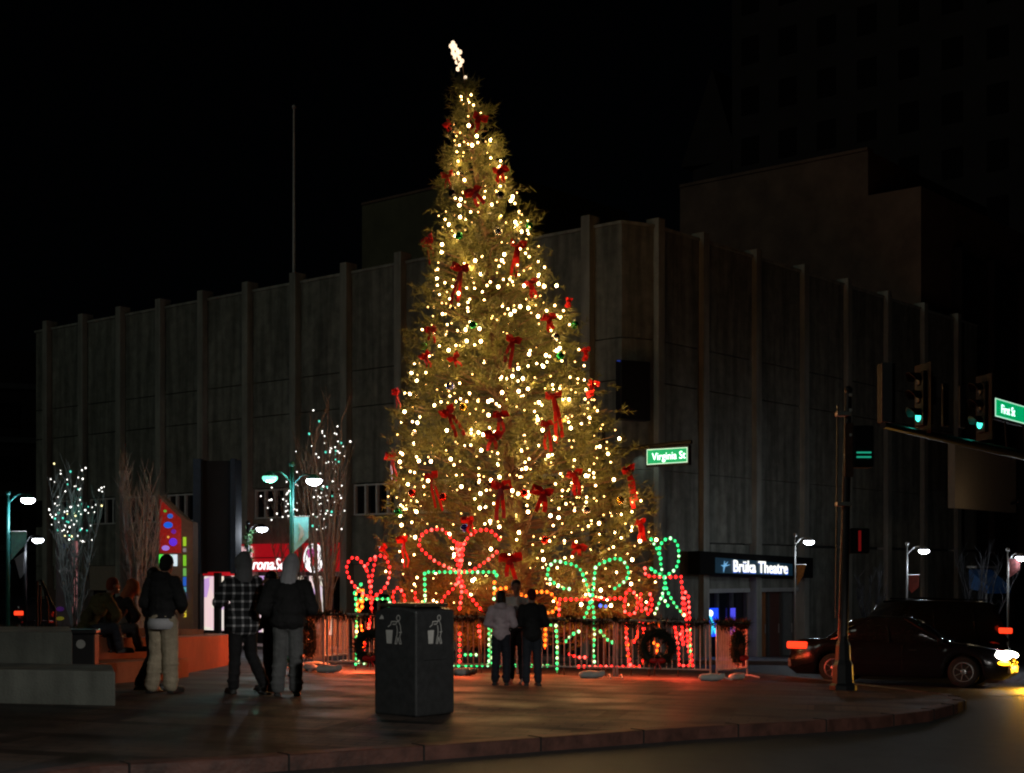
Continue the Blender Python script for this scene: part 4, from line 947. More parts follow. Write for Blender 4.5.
motif('green present outline with a small orange bow, behind the three people by the barriers', 29.4, [
    ('box_frame', C2([(-190, 460), (-190, 655), (105, 655)]), GN, False, 0), ('box_frame', C2([(75, 455), (125, 460), (132, 560), (130, 690)]), GN, False, 0), ('box_frame', C2([(-190, 460), (75, 455)]), GN, False, .02),
    ('bow', C2([(30, 300), (90, 300), (120, 330), (135, 360), (110, 395), (75, 400)]), OR, True, .05), ('bow', C2([(30, 300), (-20, 320), (-60, 300)]), OR, True, .05), ('inner_outline', C2([(190, 600), (230, 615), (280, 615)]), RD, False, .4), ('inner_outline', C2([(75, 480), (72, 575)]), OR, False, .3)])
motif('wide red present outline topped by a large green butterfly bow', 28.9, [
    ('bow', C2([(300, 340), (285, 300), (265, 240), (245, 195), (215, 170), (165, 158), (120, 150), (90, 185), (85, 220), (110, 250), (150, 278), (190, 285)]), GN, True, 0),
    ('bow', C2([(300, 340), (305, 280), (312, 220), (318, 178), (350, 158), (410, 138), (450, 150), (475, 195), (468, 235), (435, 265), (405, 285)]), GN, True, 0),
    ('bow', C2([(300, 345), (308, 400), (312, 500), (305, 580), (312, 650)]), GN, False, -.05), ('bow', C2([(290, 350), (280, 385), (262, 425)]), GN, True, -.05),
    ('bow', C2([(235, 490), (205, 505), (165, 545)]), GN, True, -.05), ('bow', C2([(340, 490), (375, 530), (412, 548)]), GN, True, -.05),
    ('box_frame', C2([(140, 410), (140, 335), (300, 335), (460, 328)]), RD, False, 0), ('box_frame', C2([(235, 660), (480, 660)]), RD, False, 0), ('box_frame', C2([(462, 440), (468, 560), (485, 655)]), RD, False, 0), ('inner_outline', C2([(340, 365), (375, 370)]), ['blue'], False, .2)])
motif('red present outline with looped red bow and orange corner behind the big wreath', 29.3, [
    ('bow', C2([(460, 330), (470, 290), (500, 300), (520, 350), (505, 400), (475, 405), (455, 385), (460, 330)]), RD, True, 0), ('bow', C2([(535, 310), (540, 400)]), RD, False, 0), ('bow', C2([(580, 310), (590, 360), (575, 405), (560, 380), (580, 340)]), RD, True, 0),
    ('box_frame', C2([(465, 450), (475, 660), (530, 660)]), ['orange', 'red'], False, 0), ('box_frame', C2([(525, 440), (520, 510), (495, 550)]), RD, False, .1), ('box_frame', C2([(550, 450), (545, 650)]), RD, False, .1), ('inner_outline', C2([(575, 450), (620, 445), (625, 470)]), OR, False, .2), ('inner_outline', C2([(600, 545), (618, 550), (610, 600)]), OR, False, .2)])
motif('tall red present outline of several rows topped by an upright green bow', 29.6, [
    ('bow', C2([(650, 225), (700, 190), (718, 140), (712, 70), (680, 40), (645, 52), (625, 90), (630, 150), (640, 215)]), GN, True, 0), ('bow', C2([(650, 225), (610, 205), (575, 180), (600, 200)]), GN, False, 0), ('bow', C2([(585, 45), (612, 90), (632, 140)]), GN, True, 0),
    ('bow', C2([(648, 230), (650, 270), (632, 330), (600, 410)]), GN, True, -.05), ('bow', C2([(652, 230), (662, 290), (700, 360), (745, 412)]), GN, True, -.05), ('bow', C2([(640, 320), (668, 370)]), GN, True, -.05),
    ('box_frame', C2([(555, 185), (558, 220), (640, 228), (730, 225), (735, 300), (740, 410)]), RD, False, 0), ('box_frame', C2([(735, 280), (765, 320), (770, 400), (775, 550), (785, 655)]), RD, False, .25), ('box_frame', C2([(745, 330), (755, 420), (760, 520), (775, 655)]), RD, False, .15),
    ('box_frame', C2([(700, 470), (715, 560), (720, 655), (785, 655)]), RD, False, 0), ('box_frame', C2([(735, 465), (742, 560), (725, 500), (700, 520)]), RD, False, .1), ('inner_outline', C2([(770, 455), (775, 662)]), ['green', 'red', 'red', 'red', 'red'], False, -.05)])
# the many red, orange and green bulbs light what stands round them: one soft source inside each frame
for o_, (x, y, h, e, c_) in zip([o for o in col.objects if o.parent is None and o.name.startswith('light_up_present')], [(-2.95, 29.2, .8, 200, (1, .11, .03)), (-2.1, 29.6, .6, 60, (1, .1, .03)), (-1.0, 29.0, .8, 75, (1, .10, .03)), (.4, 29.2, .7, 70, (1, .13, .03)), (1.6, 28.9, .8, 62, (1, .10, .03)), (2.5, 29.2, .8, 80, (1, .08, .02)), (3.4, 29.4, .9, 95, (1, .07, .03))]):
    light(o_, (x, y, g(x, y)+h), e, c_, .3)
light(bpy.data.objects['light_up_present'], (-4.0, 31.2, .5), 130, (1, .16, .04), .3)  # added orange source outside the frames, brightens barriers and seat wall

# ------------------------------------------------------------------ barriers, garlands, wreaths, sandbags
def barrier(p, q, label):
    p = Vector(p); q = Vector(q); L = (q-p).length; d = (q-p).normalized(); m_ = p.lerp(q, .5); z = g(m_.x, m_.y); sl = g(q.x, q.y)-g(p.x, p.y)
    r_ = thing('crowd_barrier', label, 'barrier', (m_.x, m_.y, z), 0, 'steel crowd barriers round the christmas tree')
    W = lambda s, h: Vector((p.x+d.x*s, p.y+d.y*s, g(p.x, p.y)+sl*s/L+h))
    f = MB(); f.tube([W(.02, .03), W(.02, 1.05), W(.08, 1.1), W(L-.08, 1.1), W(L-.02, 1.05), W(L-.02, .03)], .02, 8); f.tube([W(.02, .2), W(L-.02, .2)], .016, 6); f.build('frame', m_steel, r_, True)
    b = MB(); n = int(L/.105)
    for i in range(1, n): b.tube([W(L*i/n, .2), W(L*i/n, 1.1)], .011, 5)
    b.build('bars', m_steel, r_)
    nn_ = Vector((-d.y, d.x, 0))
    for s in (.1, L-.1): MB().tube([W(s, .02)-nn_*.28, W(s, .06)-nn_*.1, W(s, .06)+nn_*.1, W(s, .02)+nn_*.28], .018, 6).build('foot', m_steel, r_)
    return W, L, d, nn_
def garland_on(W, L, label, sag=.06):
    path = [W(L*i/14, 1.1-sag*math.sin(math.pi*(i % 7)/7)) for i in range(15)]
    return fluff(path, .12, 26, .15, m_garland, 'evergreen_garland', label, 'garland', 'dark garlands along the barrier rails', .026)
YF = 27.8; bx_ = [PX(px, YF) for px in (326, 422.5, 519, 615.5, 712)]
names = ['behind the tall black bin', 'beside the three people', 'under the green butterfly bow', 'carrying the big wreath']
for i in range(4):
    W, L, d, n_ = barrier((bx_[i]+.01, YF), (bx_[i+1]-.01, YF), 'steel crowd barrier '+names[i])
    garland_on(W, L, 'dark evergreen garland on the rail of the barrier '+names[i])
W, L, d, n_ = barrier((bx_[0]-.04, YF+.02), (-4.32, 29.95), 'angled crowd barrier at the seat wall end of the row, glowing orange'); garland_on(W, L, 'dark garland on the angled barrier at the seat wall end')
W, L, d, n_ = barrier((bx_[4]+.09, YF+.02), (4.75, 29.65), 'angled crowd barrier at the theatre end of the row, bars close together'); garland_on(W, L, 'dark garland on the angled barrier at the theatre end')
barrier((-4.36, 30.05), (-4.3, 32.0), 'crowd barrier behind the angled one, deeper beside the seat wall')
barrier((-4.28, 32.1), (-3.8, 34.0), 'crowd barrier furthest back beside the bare lit tree')
barrier((-3.7, 34.1), (-1.9, 35.0), 'crowd barrier behind the christmas tree, by the bare lit tree')
def wreath(c, n_, r, label, yaw_n=(0, -1, 0), bow=True):
    c = Vector(c); n_ = Vector(yaw_n).normalized(); rt = n_.cross(Vector((0, 0, 1))).normalized(); up = Vector((0, 0, 1))
    r_ = thing('wreath', label, 'wreath', tuple(c-Vector((0, 0, r))), 0, 'evergreen wreaths hung on the barriers')
    pa_ = [c+rt*math.cos(a)*r*.66+up*math.sin(a)*r*.66 for a in [i*math.pi/20 for i in range(41)]]
    MB().tube(pa_, .08, 8).build('ring', m_garland, r_); fluff(pa_, .2, 44, .15, m_garland, 'foliage', None, None, None, .024, r_)
    if bow:
        b = MB()
        for sg in (-1, 1): b.ell(c+rt*.07*sg-up*r*.62+n_*.12, (.08, .03, .05)); b.tube([c-up*r*.62+n_*.12, c+rt*.06*sg-up*(r*.62+.16)+n_*.12], [.012, .022], 4)
        b.build('bow', m_ribbon, r_)
wreath((PX(657, YF-.12), YF-.12, CZ-(647-HY)/F*(YF-.12)), None, .40, 'large round dark wreath on the barrier in front of the red bulbs')
wreath((PX(371, YF-.12), YF-.12, CZ-(646-HY)/F*(YF-.12)), None, .36, 'dark wreath partly hidden by the tall black bin')
wreath((4.42, 28.78, g(4.4, 28.8)+.64), None, .36, 'wreath seen edge-on on the angled barrier at the theatre end', (.9, -.45, 0))
wreath((-3.98, 28.75, g(-4, 28.8)+.62), None, .42, 'wreath seen edge-on on the angled barrier by the seat wall', (-.93, -.5, 0), False)
def sandbag(x, y, label, s=1., rz=0):
    s *= .78
    mb = MB(); z = g(x, y)
    for k in range(3): mb.ell((x+(k-1)*.12*s*math.cos(rz), y+(k-1)*.12*s*math.sin(rz), z+.085*s), (.17*s, .15*s, .095*s+.01*(k % 2)))
    mb.ell((x+.27*s*math.cos(rz), y, z+.1*s), (.07*s, .08*s, .09*s))
    r_ = thing('sandbag', label, 'sandbag', (x, y, z), 0, 'white sandbags weighing down the barriers'); remeshed(MB().add([v-Vector((x, y, z)) for v in mb.v], mb.f), 'bag', m_white, r_, .02, 2)
    MB().ell((x+.33*s*math.cos(rz), y, z+.12*s), (.03, .03, .05)).build('tied_neck', m_white, r_)
for x, lb_ in ((327, 'white sandbag at the corner post by the seat wall'), (590, 'white sandbag on the barrier foot under the green butterfly bow'), (710, 'white sandbag at the corner post beside the big wreath'), (463, 'white sandbag beside the foot of the tall black bin')):
    sandbag(PX(x, 27.5), 27.5, lb_, 1.0, .1)
sandbag(4.35, 28.5, 'white sandbag under the angled barrier at the theatre end', .9, .9); sandbag(-3.9, 28.4, 'white sandbag under the angled barrier by the seat wall', .95, 2)

# ------------------------------------------------------------------ signal pole, mast arm, street signs
def sig_head(r_, c, fwd, lit, name='signal_head'):
    """c centre, fwd = direction lens faces"""
    f = Vector(fwd).normalized(); rz = math.atan2(f.y, f.x)+math.pi/2; rt = Vector((math.cos(rz), math.sin(rz), 0))
    h = MB().bbox(c, (.34, .22, 1.05), rz, .03).build(name, m_black, r_)
    MB().box(c-f*-.02, (.62, .015, 1.35), rz).build('backplate', M('backplate', (.008, .008, .009), .8), h)
    for k, col_ in enumerate(('red', 'amber', 'green')):
        q = c+Vector((0, 0, .34-.34*k))+f*.12
        on = (col_ == lit)
        mt = {'green': M('lens_green_on', (.05, .5, .4), .3, emit=(.06, 1, .72), es=2.5), 'red': M('lens_red_on', (.5, .02, .02), .3, emit=(.6, .01, .01), es=1.)}.get(col_ if on else '', M('lens_off', (.02, .02, .02), .3))
        MB().lathe([(.10, 0), (.095, .01), (.05, .03), (.005, .04)], q, 16, f).build('lens', mt, h, True)
        mb = MB(); n = 9; vs_ = []
        for i in range(n):
            a = math.pi*i/(n-1); off = rt*math.cos(a)*.155+Vector((0, 0, 1))*math.sin(a)*.155; vs_ += [q+off, q+off+f*.24*(.55+.45*math.sin(a)), q+off*1.05, q+off*1.05+f*.24*(.55+.45*math.sin(a))]
        fs = []
        for i in range(n-1): b_ = i*4; fs += [(b_, b_+1, b_+5, b_+4), (b_+2, b_+6, b_+7, b_+3), (b_+1, b_+3, b_+7, b_+5)]
        mb.add(vs_, fs).build('visor', m_black, h)
    return h
b = G(843, 690); sp = thing('signal_pole', 'slim fluted signal pole with a flared base standing on the kerb corner', 'signal pole', tuple(b))
k = F/b.y
MB().lathe([(.23, -.02), (.23, .08), (.18, .12), (.17, .42), (.13, .5), (.12, .75), (.09, .82), (.075, .95)], b, 8).build('base', m_dark, sp)
MB().tube([b+Vector((0, 0, .9)), b+Vector((.09, 0, (690-392)/k))], [.085, .055], 12).build('shaft', M('pole_dark', (.06, .055, .055), .35, .5), sp)
MB().ell(b+Vector((.09, 0, (690-390)/k)), .07).build('finial', m_dark, sp, True)
MB().tube([b+Vector((-.12, .0, 1.2)), b+Vector((-.09, 0, (690-405)/k))], .012, 6).build('conduit', m_dark, sp)
for z in (3.1, 4.6): MB().bbox(b+Vector((.0, -.02, z)), (.24, .2, .07), 0, .01).build('clamp', m_mull, sp)
pc = P(858, 541, b.y-.02)
h = MB().bbox(pc, (.34, .24, .42), 0, .03).build('pedestrian_signal', m_black, sp)
MB().bbox(pc+Vector((-.0, -.125, 0)), (.045, .01, .34), 0, .004).build('red_lens', M('ped_red', (.4, .02, .02), .4, emit=(.3, .01, .01), es=.3), h)
MB().tube([pc+Vector((-.15, 0, .1)), b+Vector((.05, 0, 2.85))], .02).build('bracket', m_mull, sp)
pc = P(862, 447, b.y); h = MB().bbox(pc, (.34, .25, .7), 0, .03).build('vehicle_signal', m_black, sp)
for yy in (452.5, 457): MB().box(P(864, yy, b.y-.14), (.24, .02, .025)).build('green_louvre', M('louvre_green', (.02, .3, .2), .4, emit=(.02, .5, .3), es=.6), h)
MB().tube([pc+Vector((-.15, 0, .1)), b+Vector((.08, 0, 4.5))], .02).build('bracket', m_mull, sp)
for yy in (395, 410, 435): MB().bbox(P(850.5, yy, b.y-.05), (.05, .05, .05), 0, .01).build('clamp', m_white, sp)
MB().bbox(P(849, 450, b.y-.06), (.14, .02, .9), 0, .004).build('sign_plate', M('rusty_plate', (.12, .055, .035), .6, var=.5), sp)

ma = thing('signal_mast_arm', 'black horizontal mast arm with hanging traffic signals and two green lights', 'traffic signal', (14, 35.4, -1))
A0 = Vector((PX(885, 27), 27)); dr = Vector((.856, 1)).normalized(); 
def AM(px): kx = (px-CX)/F; Y = (A0.x-.856*27)/(kx-.856); return Vector((kx*Y, Y))
za = CZ+(HY-424)/F*27
p0 = AM(883); p1 = AM(1075)
MB().tube([(p0.x, p0.y, za-.03), (p1.x, p1.y, za-.25)], [.06, .13], 10).build('arm', m_dark, ma)
MB().tube([(p1.x, p1.y, g(p1.x, p1.y)-.13), (p1.x, p1.y, za+1.2)], [.17, .14], 12).build('pole', m_dark, ma)
fw = Vector((-.8, -1.1, 0)).normalized()
def gl(px, py): p = AM(px); return Vector((p.x, p.y, CZ+(HY-py)/F*p.y))
fd = Vector((-.95, -.22, 0))
sig_head(ma, gl(924, 400)+Vector((0, 0, .02)), fd, 'green'); sig_head(ma, gl(985, 410)+Vector((0, 0, .05)), fd, 'green')
MB().bbox(gl(887, 392), (.2, .03, 1.1), 0, .01).build('side_plate', M('grey_plate', (.1, .095, .1), .7), ma)
h = MB().bbox(gl(889, 392)+Vector((0, .2, 0)), (.2, .3, 1.1), .5, .03).build('signal_case', m_black, ma)
MB().bbox(gl(930, 392)+Vector((0, -.15, 0)), (.16, .02, .55), 0, .005).build('small_sign', M('brown_plate', (.07, .05, .035), .7, var=.6, scale=12), ma)
MB().bbox(gl(945, 405), (.13, .1, .85), 0, .02).build('side_plate', m_dark, ma); MB().bbox(gl(962, 407), (.13, .1, .85), 0, .02).build('side_plate', m_dark, ma)

def street_sign(root, a_, b_, z0l, z1l, z0r, z1r, word, size, sxx, off, hold):
    """a_ left end, b_ right end (2D), in the order seen from the camera"""
    d = (b_-a_).normalized(); n = Vector((d.y, -d.x))
    if n.y > 0: n = -n
    vv = []
    for p, z0, z1 in ((a_, z0l, z1l), (b_, z0r, z1r)):
        for o_ in (0, -.12):
            for z in (z0-.05, z1+.05): vv.append((p.x+n.x*o_, p.y+n.y*o_, z))
    MB().add(vv, [(0, 1, 3, 2), (4, 6, 7, 5), (0, 4, 5, 1), (2, 3, 7, 6), (0, 2, 6, 4), (1, 5, 7, 3)]).build('sign_case', m_black, root)
    def Q(t, u, o_): p = a_.lerp(b_, t); z0 = z0l+(z0r-z0l)*t; z1 = z1l+(z1r-z1l)*t; return Vector((p.x+n.x*o_, p.y+n.y*o_, z0+(z1-z0)*u))
    MB().add([Q(.02, 0, .004), Q(.98, 0, .004), Q(.98, 1, .004), Q(.02, 1, .004)], [(0, 1, 2, 3)]).build('border', M('sign_border', (.7, .8, .7), .5, emit=(.55, .95, .7), es=.9), root)
    MB().add([Q(.04, .06, .008), Q(.96, .06, .008), Q(.96, .94, .008), Q(.04, .94, .008)], [(0, 1, 2, 3)]).build('green_face', M('sign_green', (.0, .3, .1), .5, emit=(.0, .36, .12), es=1.), root)
    x3 = (Q(1, 0, 0)-Q(0, 0, 0)).normalized()
    text(word, size, M('sign_letter', (.8, .9, .85), .5, emit=(.75, 1, .9), es=2.4), root, Q(off, .27, .012), x3, (0, 0, 1), ext=.002, sx=sxx)
b_ = Vector((PX(688.5, 34), 34)); kx = (646-CX)/F; Yl_ = (b_.x+1.195*34)/(1.195+kx); a_ = Vector((kx*Yl_, Yl_))
vz = lambda py, Y: CZ+(HY-py)/F*Y
s1 = thing('street_name_sign', 'green lit street name sign reading Virginia St beside the christmas tree', 'street sign', (a_.x, a_.y, 4), 0)
street_sign(s1, a_, b_, vz(465, Yl_), vz(449.5, Yl_), vz(462.3, 34), vz(447, 34), 'Virginia St', .25, .92, .15, None)
dd = (a_-b_).normalized(); pole = a_+dd*1.3
sg2 = thing('sign_post', 'dark post half hidden by the christmas tree holding the Virginia St sign', 'post', (pole.x, pole.y, g(pole.x, pole.y)))
MB().tube([(pole.x, pole.y, g(pole.x, pole.y)), (pole.x, pole.y, 5.2)], [.12, .09], 10).build('post', m_black, sg2); bb = b_-dd*.1
MB().tube([(pole.x, pole.y+.1, vz(446, 34)+.02), (bb.x, bb.y+.1, vz(446, 34)+.1)], .05, 8).build('arm', m_black, sg2)
a_ = AM(997); b_ = AM(1034); a_ = a_+Vector((-.1, -.12)); b_ = b_+Vector((-.1, -.12))
s2 = thing('street_name_sign', 'green lit street name sign reading First St on the signal mast arm', 'street sign', (a_.x, a_.y, 5))
street_sign(s2, a_, b_, vz(416, a_.y), vz(397.5, a_.y), vz(426, b_.y), vz(408.5, b_.y), 'First St', .26, 1.0, .17, None)
m_ = a_.lerp(b_, .5)
for t in (.3, .8): q = a_.lerp(b_, t); MB().tube([(q.x, q.y+.08, vz(412, q.y)), (q.x+.1, q.y+.22, za-.1)], .02).build('bracket', m_black, s2)

# ------------------------------------------------------------------ vehicles
m_tyre = M('tyre', (.015, .015, .015), .8); m_rim = M('alloy_rim', (.5, .5, .5), .25, .9)
m_cglass = M('car_glass', (.012, .014, .016), .06, var=.05)
def car(name, label, loc, yaw, L, W, H, paint, kind='sedan', lights=True, cat='car'):
    """built along +x, front at x = L/2"""
    r_ = thing(name, label, cat, loc, yaw)
    hw = W/2; suv = kind == 'suv'
    ax_f, ax_r = L/2-.92, -L/2+1.0; rw = .37 if suv else .325; clr = .24 if suv else .18
    belt = .98 if suv else .90
    def zb_(x):
        z = clr
        for a in (ax_f, ax_r):
            d = abs(x-a); ra = rw+.06
            if d < ra: z = max(z, rw+math.sqrt(ra*ra-d*d)*.98)
        e = abs(x)/(L/2); return z+max(0, e-.93)*1.6
    def zt_(x):
        u = (x+L/2)/L
        if suv: pts = [(0, .72), (.02, .95), (.1, belt), (.72, belt+.02), (.76, belt+.02), (.95, .92), (.99, .78), (1, .62)]
        else: pts = [(0, .66), (.015, .86), (.05, .93), (.2, .96), (.3, belt+.04), (.68, belt+.03), (.8, .90), (.94, .78), (.99, .66), (1, .55)]
        for (a, za_), (b_, zb2) in zip(pts, pts[1:]):
            if a <= u <= b_: return za_+(zb2-za_)*(u-a)/(b_-a)
        return pts[-1][1]
    def wd(x): e = abs(x)/(L/2); return hw*(1-.16*max(0, (e-.72)/.28)**2.2)
    n = 90; mb = MB(); ring = 12; vs_ = []
    for i in range(n+1):
        x = -L/2+L*i/n; z0, z1, w2 = zb_(x), zt_(x), wd(x); z0 = min(z0, z1-.12)
        zs = [(0, z0), (.9*w2, z0), (w2*.985, z0+.04*(z1-z0)), (w2, z0+(z1-z0)*.45), (w2*.985, z0+(z1-z0)*.75), (w2*.93, z1-.03), (w2*.82, z1), (0, z1+.015)]
        full = [(y, z) for y, z in zs]+[(-y, z) for y, z in zs[::-1][1:-1]]
        vs_ += [(x, y, z) for y, z in full]
    m_ = len(full); fs = [(i*m_+j, i*m_+(j+1) % m_, (i+1)*m_+(j+1) % m_, (i+1)*m_+j) for i in range(n) for j in range(m_)]
    fs += [tuple(range(m_-1, -1, -1)), tuple(n*m_+j for j in range(m_))]
    mb.add(vs_, fs); bod = mb.build('body', paint, r_, True, local=True)
    # greenhouse
    if suv: gp = [(-L/2+.12, belt), (-L/2+.35, H-.06), (-L/2+.6, H), (L*.10, H-.01), (L*.14, H-.06), (L*.26, belt+.02)]
    else: gp = [(-L/2+.75, belt+.04), (-L/2+1.35, H-.07), (-L/2+1.75, H), (L*.03, H-.01), (L*.08, H-.05), (L*.235, belt)]
    vs_ = []
    tw = lambda z: hw*(.93-.2*max(0, (z-belt)/(H-belt)))
    def ringpts(x, z, ins=0): return tw(z)-ins
    x0, x1 = gp[0][0], gp[-1][0]; N2 = 26; vs_ = []
    def zr(x):
        for (a, za_), (b_, zb2) in zip(gp, gp[1:]):
            if a <= x <= b_: return za_+(zb2-za_)*(x-a)/(b_-a)
        return belt
    for i in range(N2+1):
        x = x0+(x1-x0)*i/N2; z = max(zr(x), belt-.02+.001); w1 = tw(belt); w2 = tw(z)
        vs_ += [(x, w1, belt-.04), (x, w2, z-.03), (x, w2*.86, z), (x, -w2*.86, z), (x, -w2, z-.03), (x, -w1, belt-.04)]
    fs = [(i*6+j, i*6+(j+1) % 6, i*6+6+(j+1) % 6, i*6+6+j) for i in range(N2) for j in range(6)]+[(5, 4, 3, 2, 1, 0), tuple(N2*6+j for j in range(6))]
    MB().add(vs_, fs).build('windows', m_cglass, r_, True, local=True)
    # roof panel and pillars in body colour
    rf = MB(); xa, xb = gp[2][0]-.15, gp[3][0]+.1; vv = []
    for i in range(9):
        x = xa+(xb-xa)*i/8; w2 = tw(H)*.9; z = zr(x)
        vv += [(x, w2+.01, z-.02), (x, w2*.8, z+.015), (x, 0, z+.03), (x, -w2*.8, z+.015), (x, -w2-.01, z-.02)]
    rf.add(vv, [(i*5+j, i*5+j+1, i*5+6+j, i*5+5+j) for i in range(8) for j in range(4)]); rf.build('roof', paint, r_, True, local=True)
    for sg in (-1, 1):
        pl = MB()
        for (xa, za_), (xb, zb2) in ((gp[0], gp[2]), (gp[5], gp[3]), ((L*(-.03), belt), (-L*.05, H-.02))):
            pl.tube([(xa, sg*(tw(belt)+.004), belt-.02), (xb, sg*(tw(H)*.97), H-.03)], .03, 6)
        if suv: pl.tube([(-L*.28, sg*tw(belt), belt-.02), (-L*.28, sg*tw(H)*.97, H-.03)], .035, 6); pl.tube([(gp[2][0], sg*tw(H)*.8, H+.05), (gp[3][0]-.1, sg*tw(H)*.8, H+.05)], .02, 6)
        pl.build('pillars', paint, r_, local=True)
    MB().box((0, 0, belt+.0), (L*.5, W*.8, .02)).build('parcel_shelf', m_black, r_, local=True)
    for x in (ax_f, ax_r):
        for sg in (-1, 1):
            wv = MB().lathe([(rw*.62, -.1), (rw*.9, -.11), (rw, -.07), (rw, .07), (rw*.9, .11), (rw*.62, .1)], (x, sg*(hw-.13), rw), 28, (0, 1, 0)).build('tyre', m_tyre, r_, True, local=True)
            rm = MB(); cy = sg*(hw-.035); rm.lathe([(rw*.64, -.02), (rw*.64, .01), (rw*.57, .012), (rw*.57, -.02)], (x, cy, rw), 24, (0, sg, 0)); rm.lathe([(.06, -.02), (.06, .015), (.03, .02)], (x, cy, rw), 12, (0, sg, 0))
            for k_ in range(7):
                a = 2*math.pi*k_/7; rm.tube([(x+.05*math.cos(a), cy, rw+.05*math.sin(a)), (x+rw*.6*math.cos(a), cy-.004*sg, rw+rw*.6*math.sin(a))], [.022, .016], 5)
            rm.build('rim', m_rim, wv, local=True)
            MB().lathe([(rw*.6, 0), (rw*.6, .01)], (x, sg*(hw-.09), rw), 20, (0, 1, 0)).build('brake_disc', m_dark, wv, local=True)
    mh = M('headlight_on', (.9, .9, .85), .3, emit=(1, .97, .85), es=16 if lights else 1); ma_ = M('amber_lamp', (.9, .4, .02), .3, emit=(1, .42, .01), es=7); mt = M('tail_lamp_on', (.6, .03, .02), .3, emit=(1, .045, .012), es=1.7)
    for sg in (-1, 1):
        xh = L/2-.22; yh = sg*(hw-.22)
        MB().ell((xh, yh, .68), (.17, .27, .10), 16, 8, Matrix.Rotation(-sg*.95, 3, 'Z')).build('headlight', mh if lights else m_cglass, r_, True, local=True)
        if lights:
            MB().ell((xh, yh+sg*.01, .53), (.15, .26, .06), 14, 8, Matrix.Rotation(-sg*.95, 3, 'Z')).build('turn_signal', ma_, r_, True, local=True)
            light(r_, Vector((0, 0, 0)), 1, (1, 1, 1)) if False else None
        MB().bbox((-L/2+.2, sg*(hw-.12), 1.24 if suv else .80), (.44 if not suv else .34, .26, .15), 0, .03).build('taillight', mt, r_, local=True)
        MB().bbox((L*.2, sg*(hw+.06), belt+.06), (.1, .2, .14), 0, .03).build('wing_mirror', paint, r_, local=True)
        for dx in (-.18, .06):
            MB().tube([(L*dx, sg*(hw+.005), .76), (L*dx+.16, sg*(hw+.005), .76)], .014, 6).build('door_handle', M('chrome', (.6, .6, .6), .15, 1), r_, local=True)
            MB().box((L*dx-.14, sg*(hw*.99), .58), (.008, .02, .56)).build('door_seam', m_black, r_, local=True)
    MB().bbox((L/2-.05, 0, .40), (.14, W*.86, .18), 0, .03).build('bumper', M('grey_bumper', (.12, .12, .125), .4), r_, local=True)
    MB().bbox((-L/2+.05, 0, .42), (.14, W*.86, .2), 0, .03).build('bumper', MATS['grey_bumper'], r_, local=True)
    MB().box((-L/2-.02, 0, .44), (.02, W*.8, .03)).build('bumper_trim', MATS.get('chrome'), r_, local=True)
    MB().bbox((L/2-.02, 0, .60), (.05, W*.35, .1), 0, .01).build('grille', m_dark, r_, local=True)
    return r_
X = PX(905, 31.6); Y = 31.6; zc = gr(X, Y)
m_pnt = M('dark_car_paint', (.018, .018, .022), .15, .4, var=.1, spec=.6)
def sit(x, y, yaw):  # slope of the road under the car
    return gr(x, y)
def place_car(o, x, y, yaw):
    d = Vector((math.cos(yaw), math.sin(yaw), 0)); n = Vector((-d.y, d.x, 0)); z0 = gr(x, y)
    pitch = (gr(x+d.x*1.4, y+d.y*1.4)-gr(x-d.x*1.4, y-d.y*1.4))/2.8; roll = (gr(x+n.x*.8, y+n.y*.8)-gr(x-n.x*.8, y-n.y*.8))/1.6
    X3 = (d+Vector((0, 0, pitch))).normalized(); Y3 = (n+Vector((0, 0, roll))).normalized(); Z3 = X3.cross(Y3)
    m = Matrix(((X3.x, Y3.x, Z3.x), (X3.y, Y3.y, Z3.y), (X3.z, Y3.z, Z3.z))); o.rotation_euler = m.to_euler(); o.location = (x, y, z0)
c1_ = car('sedan_car', 'dark sedan with bright headlights and amber turn signals rounding the corner behind the signal pole', (X, Y, zc), 0, 4.6, 1.8, 1.45, m_pnt); place_car(c1_, PX(902, 31.8), 31.8, R(-24))
d_ = Vector((math.cos(R(-24)), math.sin(R(-24))));
for sg in (-1, 1):
    p = Vector((PX(908, 31.8)+d_.x*2.5-sg*d_.y*.6, 31.8+d_.y*2.5+sg*d_.x*.6)); l = bpy.data.lights.new('headlamp_beam', 'SPOT'); l.energy = 40; l.color = (1, .9, .7); l.spot_size = R(70); l.spot_blend = .8; l.shadow_soft_size = .08
    o = bpy.data.objects.new('headlamp_beam', l); col.objects.link(o); o.parent = c1_; o.location = (2.5, sg*.6, .66); o.rotation_euler = (R(80), 0, R(-90))
    l = bpy.data.lights.new('amber_light', 'POINT'); l.energy = 80; l.color = (1, .45, .02); l.shadow_soft_size = .08
    o = bpy.data.objects.new('amber_light', l); col.objects.link(o); o.parent = c1_; o.location = (2.52, sg*.62, .45)
c2_ = car('suv_car', 'dark tall sport utility car crossing the other way behind the sedan, red taillights on', (PX(925, 38), 38, gr(9, 38)), 0, 4.9, 1.9, 2.0, M('black_car_paint', (.012, .013, .014), .16, .4, var=.1, spec=.6), 'suv', False, cat='car')
place_car(c2_, PX(912, 39.5), 39.5, R(180+14))
c3_ = car('parked_car', 'dark car far down the street behind the terrace, only its red taillights showing', (PX(4, 46), 46, gr(-16, 46)), 0, 4.6, 1.8, 1.8, m_pnt, 'suv', False); place_car(c3_, PX(6, 55.5), 55.5, R(141))

